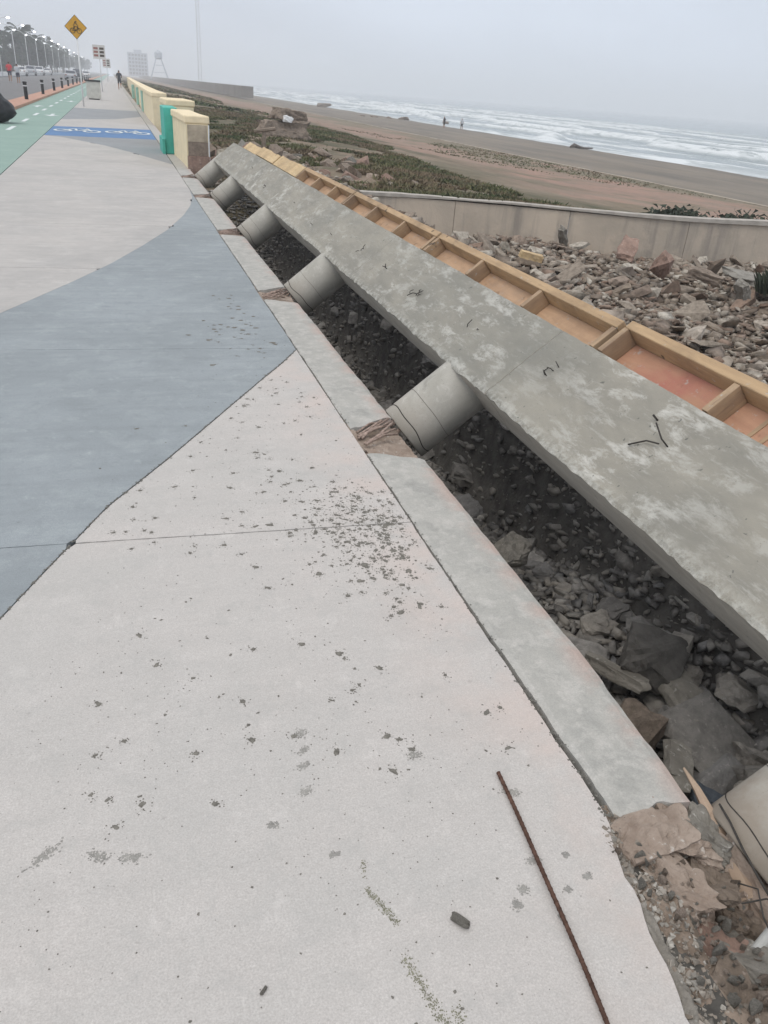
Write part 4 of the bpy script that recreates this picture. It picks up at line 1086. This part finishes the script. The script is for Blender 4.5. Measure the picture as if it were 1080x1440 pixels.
# bushes on the sandy bump right
for i, (x, y, s, lab) in enumerate([(13.2, 17.6, .55, 'low dark bush on the sandy bump behind the wall, left one'), (15.0, 17.3, .8, 'larger dark spreading bush on the sandy bump behind the wall'), (16.8, 17.2, .5, 'small dark bush right of the spreading bush on the bump')]):
    mb = MB(); rr = random.Random(i); z = float(ground_z(x, y))
    for k in range(900):
        p = Vector((rr.gauss(0, .6) * s, rr.gauss(0, .35) * s, abs(rr.gauss(0, .22)) * s)); a = rr.uniform(0, 6.28); q = Vector((math.cos(a), math.sin(a), rr.uniform(-.6, .6))) * .085; t = Vector((rr.gauss(0, .04), rr.gauss(0, .04), .06))
        mb.add([p - q, p + q, p + t + q * .3], [(0, 1, 2)])
    tag(mb.build('beach_bush', M['leaf'], loc=(x, y, z)), lab, 'bush')

# ------------------------------------------------------------------ cream sea walls
def creamwall(name, label, plan, h, capw, y_green=None, end_core=True):
    """plan: list of (x_path_side, y, thickness)"""
    o = tag(empty(name, (plan[0][0], plan[0][1], 0)), label, 'sea wall'); ox, oy = plan[0][0], plan[0][1]
    def sweep(nm, mat, d0, d1, z0, z1, b=0):
        v = []; f = []
        for (x, y, t) in plan:
            v += [(x - d0 - ox, y - oy, z0), (x - d0 - ox, y - oy, z1), (x + t + d1 - ox, y - oy, z1), (x + t + d1 - ox, y - oy, z0)]
        n = len(plan) - 1
        for j in range(n):
            for k in range(4): f.append((j * 4 + k, j * 4 + (k + 1) % 4, (j + 1) * 4 + (k + 1) % 4, (j + 1) * 4 + k))
        f += [(3, 2, 1, 0), (4 * n, 4 * n + 1, 4 * n + 2, 4 * n + 3)]
        q = mk(nm, v, [tuple(reversed(t)) for t in f], mat, o)
        if b: bevel(q, b, 3)
        return q
    sweep('wall_body', M['creamwall'], 0, 0, -.7, h - .142)
    sweep('wall_cap', M['creamcap'], .035, .035, h - .14, h, .03)
    return o
wa = creamwall('cream_sea_wall', 'nearest cream painted sea wall end with a rounded cap and a teal pillar, beside the beam end', [(1.235, 16.5, .40), (1.225, 17.5, .34), (1.205, 18.6, .33), (1.17, 19.35, .36)], .90, .4)
# raw end of the wall, layered
MB().box(.02, .38, -.012, -.002, .46, .745).build('end_plaster', M['brokenend'], wa)
e_ = MB().box(.02, .385, -.06, -.003, .22, .455).build('end_core', M['browndirt'], wa)
e_ = MB().box(-.0, .40, -.16, -.004, -.45, .215).build('end_footing', M['brickred'], wa)
MB().tube([(.41, -.03, .75), (.40, -.06, .4), (.41, -.05, -.1)], .012, 6).build('hanging_bar', M['galv'], wa)
tl = MB(); tl.box(-.24, .05, 2.95, 4.4, .0, .92); bevel(tl.build('pillar', M['teal'], wa), .02, 2)
MB().box(-.30, -.242, 2.9, 4.2, .0, .30).build('pillar_foot', M['teal'], wa)
wb = creamwall('cream_sea_wall', 'cream capped sea wall block standing just behind the teal pillar', [(1.19, 21.5, .62), (1.15, 23.4, .55)], 1.03, .5)
plan = [(1.25, 31, .44), (1.24, 36, .42), (1.30, 45, .4), (1.42, 60, .4), (1.7, 90, .4), (2.3, 150, .4)]
wc = creamwall('cream_sea_wall', 'long far cream sea wall beyond the bright blue crossing, running to the horizon', plan, 1.0, .45)
for yy in (11.0, 20.5, 33.0): MB().box(-.035 + .006 * yy * .2, .10 + .01 * yy * .2, yy, yy + 1.6, .0, .845).build('green_panel', M['tealpale'], wc)
rnd = random.Random(61)
# rubble mound beyond the beam end
rm = tag(empty('far_rubble_mound', (3.0, 20, -.3)), 'reddish brown rubble mound between the beam end and the cream wall', 'rubble')
reds = [rock_mesh('rock', mt, 700 + i, 14, .8, .3) for i, mt in enumerate([M['brickred'], M['browndirt'], M['pink'], M['rock_light'], M['browndirt'], M['greychunk']])]
for k in range(120):
    x = rnd.uniform(-1.3, 3.2); y = rnd.uniform(-3.5, 6); s = rnd.uniform(.12, .5)
    if x < -1.0 and y > -3.8 and y < 3.4: x += .6
    z = .25 * math.exp(-((x - .2) ** 2 + (y - 1) ** 2 / 6)) + rnd.uniform(-.05, .12)
    link_mesh('rock', rnd.choice(reds), rm, (x, y, z), (rnd.gauss(0, .5), rnd.gauss(0, .5), rnd.uniform(0, 6)), (s * 1.3, s, s * .75))
scatter_stuff('small_rubble', M['rock_light'], 1800, (1.5, 4.6), (15.3, 25), .03, .13, 12, parent=rm, zoff=.4).location = (-3.0, -20, .3)
blk = empty('masonry_ruin', (6.2, 33.5, -.45), R(12)); tag(blk, 'brown masonry block with a dark lump on top, standing in the grass beyond the beam', 'masonry ruin')
q = fragment('ruin_body', None, None, (0, 0, .35), (0, 0, 0), (1.8, 1.0, .75), M['browndirt'], 31); q.parent = blk
q = fragment('ruin_top', None, None, (.15, 0, .95), (0, .1, .2), (1.1, .7, .4), M['browndirt'], 32); q.parent = blk
q = fragment('ruin_scrap', None, None, (0.0, -.45, .82), (0, .1, .2), (.35, .2, .2), M['white'], 33); q.parent = blk
chunk('rusty_boulder', 'orange brown lump standing behind the far tip of the beam', 'boulder', (2.75, 19.3, .05), (.2, .3, .5), (.55, .5, .6), M['brickred'], 530)
pp = MB(); pp.tube([(3.3, 20.5, -.3), (3.34, 20.5, .55)], .05, 7); pp.tube([(3.1, 20.5, .5), (3.6, 20.45, .58)], .045, 7)
tag(pp.build('rubble_post', M['browndirt']), 'short dark post with a crossbar standing in the far rubble', 'post')
# far grey jetty wall
jw = tag(empty('far_grey_wall', (28, 205, -1.6)), 'long hazy grey concrete wall near the sea in the far distance', 'wall')
for k in range(16):
    y0 = 205 + k * 50
    MB().box(0.0, 3.0, y0 - 205, y0 + 49.8 - 205, 0, 2.35 - .0).build('wall_panel', simple('dull_grey_wall', (.20, .185, .17), .9, .2, .2) if k == 0 else bpy.data.materials['dull_grey_wall'], jw)

# beach things
for i, (x, y, s, lab, sx2) in enumerate([(51.0, 219, 2.0, 'broad dark mound on the far beach, leftmost of the mounds', 1.8), (42, 151, 1.5, 'dark lump at the waterline, left of the row', 1), (45.5, 154, 1.4, 'dark lump at the waterline, second of the row', 1), (48.5, 155, 1.2, 'dark lump at the waterline with a pale scrap, third of the row', 1), (52, 157, 1.9, 'largest rounded dark lump at the waterline', 1.2), (58, 150, 1.1, 'lone small dark lump right of the row', 1)]):
    chunk('beach_mound', lab, 'beach mound', (x, y, -2.75 if i else -2.5), (0, 0, i), (s * 1.2 * sx2, s, s * .9), M['browndirt'], 540 + i, 16, .8)
dw = MB(); dw.tube([(49.3, 87.5, -2.55), (50.0, 88, -2.40), (51.0, 88.2, -2.6), (52.0, 89, -2.68), (53.2, 89.2, -2.65)], [.12, .24, .15, .13, .08], 7)
tag(dw.build('driftwood_log', M['bark']), 'dark driftwood log lying on the grey sand near the surf at right', 'driftwood')

# ------------------------------------------------------------------ people
def person(name, label, loc, rz, pose, top, bottom, s=1.0, group=None):
    bm = bmesh.new(); lay = None
    J = pose
    names = list(J.keys()); me = bpy.data.meshes.new(name)
    ed = [('pelvis', 'waist'), ('waist', 'chest'), ('chest', 'neck'), ('neck', 'chin'), ('chin', 'crown'), ('chest', 'lsh'), ('lsh', 'lel'), ('lel', 'lwr'), ('lwr', 'lha'), ('chest', 'rsh'), ('rsh', 'rel'), ('rel', 'rwr'), ('rwr', 'rha'),
          ('pelvis', 'lhip'), ('lhip', 'lkn'), ('lkn', 'lan'), ('lan', 'lto'), ('pelvis', 'rhip'), ('rhip', 'rkn'), ('rkn', 'ran'), ('ran', 'rto')]
    rad = dict(pelvis=.14, waist=.125, chest=.15, neck=.055, chin=.085, crown=.095, lsh=.07, lel=.045, lwr=.032, lha=.038, lhip=.10, lkn=.062, lan=.042, lto=.035)
    me.from_pydata([Vector(J[k]) * s for k in names], [(names.index(a), names.index(b)) for a, b in ed], [])
    o = bpy.data.objects.new('tmp', me); COL.objects.link(o)
    sk = o.modifiers.new('s', 'SKIN')
    me.skin_vertices.new() if not me.skin_vertices else None
    for i, k in enumerate(names):
        kk = k if k in rad else 'l' + k[1:]
        me.skin_vertices[0].data[i].radius = (rad[kk] * s * (1.15 if kk in ('chest', 'pelvis', 'waist') else 1), rad[kk] * s * (.85 if kk in ('chest', 'pelvis', 'waist') else 1))
        me.skin_vertices[0].data[i].use_root = (k == 'pelvis')
    sb = o.modifiers.new('sub', 'SUBSURF'); sb.levels = 1; sb.render_levels = 1
    dg = bpy.context.evaluated_depsgraph_get(); dg.update()
    me2 = bpy.data.meshes.new_from_object(o.evaluated_get(dg)); bpy.data.objects.remove(o)
    for mt in (M['skin'], top, bottom, M['hair'], M['shoe']): me2.materials.append(mt)
    me2.materials.clear()
    for mt in (M['skin'], top, bottom, M['hair'], M['shoe']): me2.materials.append(mt)
    hip = J['pelvis'][2] * s; sh = J['neck'][2] * s; kn = min(J['lkn'][2], J['rkn'][2]) * s
    for p in me2.polygons:
        c = p.center; z = c.z; armx = abs(c.x) > .24 * s
        i = 0
        if z < .10 * s: i = 4
        elif kn + .12 * s < z < hip + .07 * s and not armx: i = 2
        elif hip + .07 * s <= z < sh + .0 and not (armx and z < J['lel'][2] * s + .06): i = 1
        elif z > J['chin'][2] * s + .08 * s or (z > J['chin'][2] * s - .05 * s and c.y < J['chin'][1] * s - .045 * s): i = 3
        p.material_index = i; p.use_smooth = True
    q = link_mesh(name, me2, None, loc, (0, 0, rz)); tag(q, label, 'person', group); return q
def pose(step=0, arm=0, kick=0):
    return dict(pelvis=(0, 0, .93), waist=(0, .01, 1.1), chest=(0, .02, 1.32), neck=(0, .03, 1.48), chin=(0, .05, 1.60), crown=(0, .04, 1.70),
                lsh=(-.18, .02, 1.40), lel=(-.26, -.12 * arm, 1.16), lwr=(-.22, .12 + .1 * arm, 1.05 if arm else .90), lha=(-.20, .18 + .1 * arm, 1.06 if arm else .82),
                rsh=(.18, .02, 1.40), rel=(.26, .10 * arm - .1, 1.16), rwr=(.22, .2 * arm, 1.08 if arm else .90), rha=(.20, .26 * arm, 1.12 if arm else .82),
                lhip=(-.09, 0, .88), lkn=(-.10, .22 * step, .50), lan=(-.10, .18 * step, .09), lto=(-.10, .18 * step + .16, .04),
                rhip=(.09, 0, .88), rkn=(.10, -.10 * step, .48), ran=(.10, -.34 * step - .12 * kick, .12 + .28 * kick), rto=(.10, -.24 * step - .14 * kick, .05 + .14 * kick))
person('person', 'jogger in dark clothes running away along the middle of the walk', (.66, 92, 0), 0, pose(.9, 1, 1), M['darkcloth'], M['darkcloth'], 1.03)
person('person', 'person in a red shirt walking on the road at the far left', (-9.9, 98, -.05), 0, pose(.5, 0, 0), M['redcloth'], M['navycloth'], 1.08)
person('person', 'person in a grey shirt walking beside the one in red at the far left', (-8.5, 91, -.05), 0, pose(.6, 1, 0), M['greycloth'], M['navycloth'], 1.0)
person('person', 'tiny standing figure by the surf, left of the pair', (48.1, 125, -2.8), .5, pose(.1, 0, 0), M['darkcloth'], M['darkcloth'], 1.0)
person('person', 'tiny standing figure by the surf, right of the pair', (50.2, 123, -2.85), .2, pose(.3, 0, 0), M['greycloth'], M['darkcloth'], 1.0)

# black bag at left
bgm = bmesh.new(); bmesh.ops.create_icosphere(bgm, subdivisions=4, radius=.5)
for v in bgm.verts:
    c = v.co.copy(); h = c.z + .5
    w = 1.1 - .45 * max(0, h - .35) * 1.4
    v.co = Vector((c.x * w, c.y * w, max(0, c.z + .46) * .78))
    v.co += c.normalized() * .05 * mnoise.fractal(c * 5, 1, 2, 4); v.co.z = max(.0, v.co.z)
me = bpy.data.meshes.new('rubbish_bag'); bgm.to_mesh(me); bgm.free(); me.materials.append(M['blackplastic'])
for p in me.polygons: p.use_smooth = True
bo = empty('rubbish_bag', (-3.38, 27.6, .0)); tag(bo, 'slumped black rubbish bag at the left edge of the green lane', 'rubbish bag')
link_mesh('bag_body', me, bo, None, None, (1.15, 1.1, 1.1))
MB().tube([(0, 0, .74), (.02, .01, .84), (.08, .03, .90)], [.09, .05, .10], 9).build('bag_neck', M['blackplastic'], bo, True)

# bollards
ords = ['nearest', 'second', 'third', 'fourth', 'fifth', 'sixth', 'seventh', 'eighth', 'ninth', 'tenth', 'eleventh', 'twelfth', 'thirteenth', 'fourteenth', 'fifteenth', 'sixteenth', 'seventeenth', 'eighteenth', 'nineteenth', 'twentieth']
def bollard(y, i):
    o = tag(empty('bollard', (-4.02, y, .10)), ords[i] + ' black bollard of the row on the terracotta kerb', 'bollard', 'black bollards along the terracotta kerb')
    if i == 0:
        MB().tube([(0, 0, 0), (0, 0, .70)], .085, 16).build('post', M['black'], o, False)
        MB().tube([(0, 0, .55), (0, 0, .60)], .092, 16).build('band', M['galv'], o)
        MB().tube([(0, 0, .70), (0, 0, .74), (0, 0, .76)], [.105, .105, .06], 16).build('cap', M['black'], o)
    else:
        for c in B0.children:
            d = c.copy(); COL.objects.link(d); d.parent = o
    return o
B0 = bollard(45.7, 0)
for i in range(1, 12): bollard(45.7 + 10.9 * i, i)
# litter bin
bn = tag(empty('litter_bin', (-1.12, 56, 0)), 'pale square litter bin with a dark rim on the walk behind the sign pole', 'litter bin')
for k, (x0, x1, y0, y1) in enumerate([(-.4, .4, -.4, -.36), (-.4, .4, .36, .4), (-.4, -.36, -.357, .357), (.36, .4, -.357, .357)]):
    MB().box(x0, x1, y0, y1, .06, .95).build('side_panel', M['bin'], bn)
MB().box(-.30, .30, -.30, .30, 0, .94).build('liner', M['black'], bn)
for (x0, x1, y0, y1) in [(-.43, .43, -.43, -.32), (-.43, .43, .32, .43), (-.43, -.32, -.317, .317), (.32, .43, -.317, .317)]:
    MB().box(x0, x1, y0, y1, .953, 1.04).build('rim', M['black'], bn)

# signs
def diamond(mb, cx, z, h, y0, y1):
    P = [(cx, z - h), (cx + h, z), (cx, z + h), (cx - h, z)]
    v = [(p[0], y0, p[1]) for p in P] + [(p[0], y1, p[1]) for p in P]
    mb.add(v, [(0, 1, 2, 3), (7, 6, 5, 4), (0, 4, 5, 1), (1, 5, 6, 2), (2, 6, 7, 3), (3, 7, 4, 0)]); return mb
sg = tag(empty('warning_sign', (-1.38, 43.7, 0)), 'yellow diamond bicycle warning sign on a tall white pole beside the green lane', 'road sign')
MB().tube([(0, 0, 0), (0, 0, 3.5)], .038, 12).build('pole', M['white'], sg, True)
diamond(MB(), 0, 3.2, .48, -.055, -.045).build('sign_face', M['signbrown'], sg)
diamond(MB(), 0, 3.2, .455, -.060, -.057).build('sign_panel', M['signyellow'], sg)
mb = MB()
for cx in (-.19, .19):
    mb.tube([(cx + .13 * math.cos(a * math.pi / 9), -.064, 2.98 + .13 * math.sin(a * math.pi / 9)) for a in range(19)], .016, 5, False)
for a, b in (((-.19, 2.98), (-.08, 3.2)), ((-.08, 3.2), (.12, 3.18)), ((.12, 3.18), (0, 2.98)), ((0, 2.98), (-.1, 3.22)), ((.19, 2.98), (.1, 3.28)), ((-.19, 2.98), (0, 2.98)), ((-.02, 3.42), (-.12, 3.24)), ((-.02, 3.40), (.1, 3.3))):
    mb.tube([(a[0], -.064, a[1]), (b[0], -.064, b[1])], .017, 5)
mb.tube([(.02, -.064, 3.42), (.02, -.064, 3.47)], .05, 8)
bs_ = mb.build('bicycle_symbol', M['signbrown'], sg); bs_.scale = (.75, 1, .75); bs_.location.z = .82
def infosign(x, y, h, w, zc, label):
    r = tag(empty('info_sign', (x, y, 0)), label, 'road sign')
    MB().tube([(0, 0, 0), (0, 0, zc)], .045, 10).build('pole', M['galv'], r, True)
    MB().box(-w, w, -.06, -.045, zc - h, zc + h).build('sign_face', M['signwhite'], r)
    for (sx0, sz) in ((-.5, .5), (.45, .5), (-.5, 0), (.45, 0), (-.5, -.5), (.45, -.5)):
        MB().box(w * (sx0 - .35), w * (sx0 + .35), -.066, -.0605, zc + h * (sz - .16), zc + h * (sz + .16)).build('sign_print', M['signred'] if sx0 < 0 else M['signbrown'], r)
infosign(-.88, 80, .52, .5, 2.95, 'white and red rectangular sign on a pole, behind the yellow diamond')
infosign(-.75, 165, .7, .65, 2.9, 'small hazy rectangular sign far down the walk')
infosign(-.9, 250, .8, .8, 3.3, 'farthest faint sign down the walk')

# street lamps (double armed, lit)
def lamp(y, i):
    o = tag(empty('street_lamp', (-16, y, .08)), ('%s lit double arm street lamp of the row across the road' % ords[i]), 'street lamp', 'lit street lamps across the road')
    if i == 0:
        MB().tube([(0, 0, 0), (0, 0, 7.2)], [.07, .045], 8).build('pole', M['galv'], o, True)
        for s in (-1, 1):
            MB().tube([(0, 0, 6.9), (s * .8, 0, 7.5), (s * 1.9, 0, 7.75)], .05, 6).build('arm', M['galv'], o, True)
            MB().box(s * 1.9 - .42, s * 1.9 + .42, -.2, .2, 7.70, 7.82).build('lamp_head', M['galv'], o)
            v = MB(); n = 10
            v.tube([(s * 1.9, 0, 7.50), (s * 1.9, 0, 7.56), (s * 1.9, 0, 7.695)], [.10, .20, .26], 12); v.build('lens', M['lamp'], o, True)
    else:
        for c in LP.children:
            d = c.copy(); COL.objects.link(d); d.parent = o
    return o
LP = lamp(148, 0)
for i, y in enumerate([171, 196, 222, 250, 280, 312, 350, 392, 440, 500], 1): lamp(y, i)

# trees
def crown(seed, w, h, palm):
    mb = MB(); rr = random.Random(seed)
    if palm:
        for k in range(34):
            a = rr.uniform(0, 6.28); e = rr.uniform(-.5, 1.1); L_ = w * rr.uniform(.8, 1.15); prev = Vector((0, 0, 0)); d = Vector((math.cos(a) * math.cos(e), math.sin(a) * math.cos(e), math.sin(e)))
            side = Vector((-math.sin(a), math.cos(a), 0))
            for q in range(5):
                nx_ = prev + d * L_ / 5; d = (d + Vector((0, 0, -.32))).normalized(); ww = .34 * (1 - q / 6)
                for sgn in (-1, 1):
                    for u in range(3):
                        p = prev.lerp(nx_, u / 3); mb.add([p, p + (nx_ - prev) * .4, p + side * sgn * ww + Vector((0, 0, -.30)) + d * .25], [(0, 1, 2)])
                prev = nx_
    else:
        cl = [(Vector((rr.gauss(0, .42) * w, rr.gauss(0, .42) * w, rr.gauss(0, .33) * h)), rr.uniform(.35, .6) * w * .7) for _ in range(16)]
        for c, r in cl:
            for k in range(80):
                p = c + Vector((rr.gauss(0, 1), rr.gauss(0, 1), rr.gauss(0, .8))).normalized() * r * rr.uniform(.6, 1.05)
                q = Vector((rr.gauss(0, 1), rr.gauss(0, 1), rr.gauss(0, 1))).normalized(); t = q.orthogonal().normalized()
                s = rr.uniform(.18, .36); mb.add([p - q * s, p + t * s, p + q * s, p - t * s * .6], [(0, 1, 2, 3)])
    me = bpy.data.meshes.new('crown'); me.from_pydata(mb.v, [], mb.f); me.materials.append(M['leaf']); return me
palms = [crown(1, 2.4, 2, True), crown(2, 2.0, 2, True)]; rounds = [crown(3, 3.3, 2.6, False), crown(4, 2.8, 3.2, False), crown(5, 3.8, 2.4, False)]
def trunk(h, r):
    mb = MB(); mb.tube([(0, 0, 0), (.08 * h * .3, 0, h * .35), (.02 * h, .05, h * .7), (0, 0, h)], [r, r * .75, r * .6, r * .5], 8)
    for a in (.5, 2.4, 4.3): mb.tube([(0.02 * h, .03, h * .65), (math.cos(a) * 1.0, math.sin(a) * 1.0, h * .95)], [r * .4, r * .15], 5)
    return mb
rnd = random.Random(12)
tspec = [(-25.0, 283, 9.8, 'P'), (-26.2, 279, 8.2, 'P'), (-23.6, 290, 8.4, 'P'), (-27.5, 292, 7.4, 'R'), (-23.5, 306, 7.2, 'R'), (-30.5, 296, 5.0, 'P'), (-25.5, 325, 8.2, 'R'), (-26.2, 352, 9.6, 'P'), (-24, 345, 7.4, 'R'), (-25.2, 372, 9.4, 'P'), (-23.5, 380, 8.2, 'R'), (-25, 405, 9.6, 'R'), (-24, 430, 8.8, 'R'), (-26, 452, 10, 'P'),
         (-24, 480, 8.4, 'R'), (-25, 515, 9.0, 'R'), (-24, 550, 8.6, 'R'), (-26, 600, 9.5, 'R'), (-24, 650, 9.0, 'R'), (-24, 700, 9.5, 'R'), (-24, 770, 9.0, 'R'), (-24, 850, 9.5, 'R'), (-24, 950, 10, 'R'), (-28, 275, 4.2, 'R'), (-33, 312, 8, 'P')]
tords = ords + ['twenty-first', 'twenty-second', 'twenty-third', 'twenty-fourth', 'twenty-fifth', 'twenty-sixth']
for i, (x, y, h, k) in enumerate(sorted(tspec, key=lambda t: t[1])):
    t = tag(empty('palm_tree' if k == 'P' else 'roadside_tree', (x + 4.2, y * .85, 0.08), rnd.uniform(0, 6)), '%s tree counted from the left of the hazy dark row across the road, %s' % (tords[i].replace('nearest', 'first'), 'a palm' if k == 'P' else 'round crowned'), 'tree', 'dark trees across the road')
    h *= .88
    trunk(h, .22 if k == 'P' else .3).build('trunk', M['bark'], t, True)
    if k == 'P':
        link_mesh('crown', palms[i % 2], t, (0, 0, h), (0, 0, rnd.uniform(0, 6)), (1.5, 1.5, 1.4))
    else:
        link_mesh('crown', rounds[i % 3], t, (0, 0, h - 1.6), (0, 0, rnd.uniform(0, 6)), (1, 1, rnd.uniform(.9, 1.3)))
        link_mesh('crown', rounds[(i + 1) % 3], t, (rnd.uniform(-1, 1), 1, h * .45), (0, 0, rnd.uniform(0, 6)), (.9, .9, .7))

# parked cars
def car(x, y, paint, label, suv=False, rz=0):
    o = tag(empty('parked_car', (x, y, -.05), rz), label, 'car', 'parked cars')
    prof = [(-2.1, .35), (-2.15, .75), (-1.95, .95), (-1.3, 1.0), (-.75, 1.45), (.7, 1.48), (1.35, 1.02), (1.95, .9), (2.12, .7), (2.1, .35)]
    if suv: prof = [(-2.1, .4), (-2.15, .9), (-1.95, 1.1), (-1.3, 1.15), (-.9, 1.7), (1.6, 1.72), (1.95, 1.15), (2.1, 1.0), (2.12, .4)]
    v = []; n = len(prof)
    for sx3, inset in ((-.85, 1), (.85, -1)):
        for (yy, z) in prof: v.append((sx3 + (inset * .16 if z > 1.2 else 0), yy, z))
    f = [tuple(range(n)), tuple(range(2 * n - 1, n - 1, -1))] + [(k, n + k, n + (k + 1) % n, (k + 1) % n)[::-1] for k in range(n)]
    bevel(mk('body', v, f, paint, o), .05, 2)
    zt = 1.62 if suv else 1.40; zb = 1.18 if suv else 1.05
    mb = MB(); mb.add([(-.62, -.86 if not suv else -1.0, zt - .02), (.62, -.86 if not suv else -1.0, zt - .02), (.70, -1.28, zb), (-.70, -1.28, zb)], [(0, 1, 2, 3)]); g = mb.build('rear_window', M['glass'], o); g.location.y = -.03
    for s in (-1, 1):
        MB().box(s * .80 - .02, s * .80 + .02, -.7, .75, zb + .02, zt - .06).build('side_window', M['glass'], o)
        for yy in (-1.3, 1.3):
            w = MB(); w.tube([(s * .72, yy, .33), (s * .90, yy, .33)], .33, 16); w.build('wheel', M['tyre'], o)
        MB().box(s * .65 - .12, s * .65 + .12, -2.2, -2.1, .72, .86).build('tail_light', M['signred'], o)
    return o
for i, (x, y, p, lab, suv) in enumerate([(-15.2, 170, 'carwhite', 'white car parked below the trees, leftmost of the pale cars', False), (-15.2, 190, 'carsilver', 'silver car parked below the trees, behind the leftmost white car', True),
        (-15.2, 212, 'carwhite', 'white van like car parked third along below the trees', True), (-15.2, 238, 'carwhite', 'white car parked fourth along below the trees', False),
        (-6.2, 150, 'carsilver', 'silver car on the road just left of the litter bin', False), (-6.4, 185, 'cardark', 'dark car on the road behind the silver one by the bin', True), (-6.0, 230, 'carwhite', 'small white car far down the road beyond the dark one', False)]):
    car(x, y, M[p], lab, suv)

# hazy skyline things
bd = tag(empty('tower_building', (24.5, 880, 0)), 'pale hazy high rise building far beyond the end of the walk', 'building')
MB().box(-9, 9, 0, 14, 0, 19.5).build('wall_block', M['building'], bd)
MB().box(-3, 4, 4, 10, 19.5, 22).build('roof_block', M['building'], bd)
for r in range(6):
    for c in range(6):
        MB().box(-8 + c * 2.8, -6.2 + c * 2.8, -.12, -.003, 1.5 + r * 3.0, 3.3 + r * 3.0).build('window', M['glass'], bd)
tw = tag(empty('water_tower', (29.2, 590, -.5)), 'faint water tower on splayed legs left of the tall mast', 'water tower')
for sx4, sy4 in ((-1, -1), (1, -1), (-1, 1), (1, 1)):
    MB().tube([(sx4 * 5.5, sy4 * 5.5, 0), (sx4 * 1.6, sy4 * 1.6, 11.5)], .22, 6).build('leg', M['building'], tw)
MB().tube([(0, 0, 11.3), (0, 0, 12), (0, 0, 15), (0, 0, 16.6)], [1.2, 2.4, 2.4, .3], 14).build('tank', M['building'], tw)
for z in (4, 8): 
    q = 5.5 - 3.9 * z / 11.5
    for a, b in (((-q, -q), (q, -q)), ((q, -q), (q, q)), ((q, q), (-q, q)), ((-q, q), (-q, -q))): MB().tube([(*a, z), (*b, z)], .12, 5).build('brace', M['building'], tw)
ma = tag(empty('lattice_mast', (36.9, 400, -1.5)), 'very tall pale lattice mast rising out of the top of the picture', 'mast')
for k in range(3):
    a = k * 2.094
    MB().tube([(.9 * math.cos(a), .9 * math.sin(a), 0), (.75 * math.cos(a), .75 * math.sin(a), 46)], .12, 6).build('leg', M['galv'], ma)
for s in range(23):
    mb = MB(); z = 2 * s
    for k in range(3):
        a = k * 2.094; b = (k + 1) * 2.094
        mb.tube([(.85 * math.cos(a), .85 * math.sin(a), z), (.85 * math.cos(b), .85 * math.sin(b), z + 2)], .06, 4)
        mb.tube([(.85 * math.cos(a), .85 * math.sin(a), z), (.85 * math.cos(b), .85 * math.sin(b), z)], .05, 4)
    mb.build('lattice_bay', M['galv'], ma)
MB().box(-1.4, 1.4, -1.4, 1.4, 0, .8).build('footing', M['white'], ma)
for (x, y, s) in [(21.5, 560, 3.0), (17, 420, 2.0), (12, 500, 2.5)]:
    pass

# ------------------------------------------------------------------ haze
hz = MB().box(-450, 3000, -60, 3000, -9.5, 48).build('haze', None)
hz.data.materials.clear(); hm = bpy.data.materials.new('haze_air'); hm.use_nodes = True; hn = hm.node_tree; hn.nodes.clear()
ho = hn.nodes.new('ShaderNodeOutputMaterial'); pv = hn.nodes.new('ShaderNodeVolumePrincipled'); pv.inputs['Density'].default_value = .0013; pv.inputs['Color'].default_value = (.95, .97, 1.0, 1)
hn.links.new(pv.outputs[0], ho.inputs['Volume']); hz.data.materials.append(hm); tag(hz, 'thin pale sea haze over the whole coast', 'haze', kind='stuff')
S.cycles.volume_bounces = 1
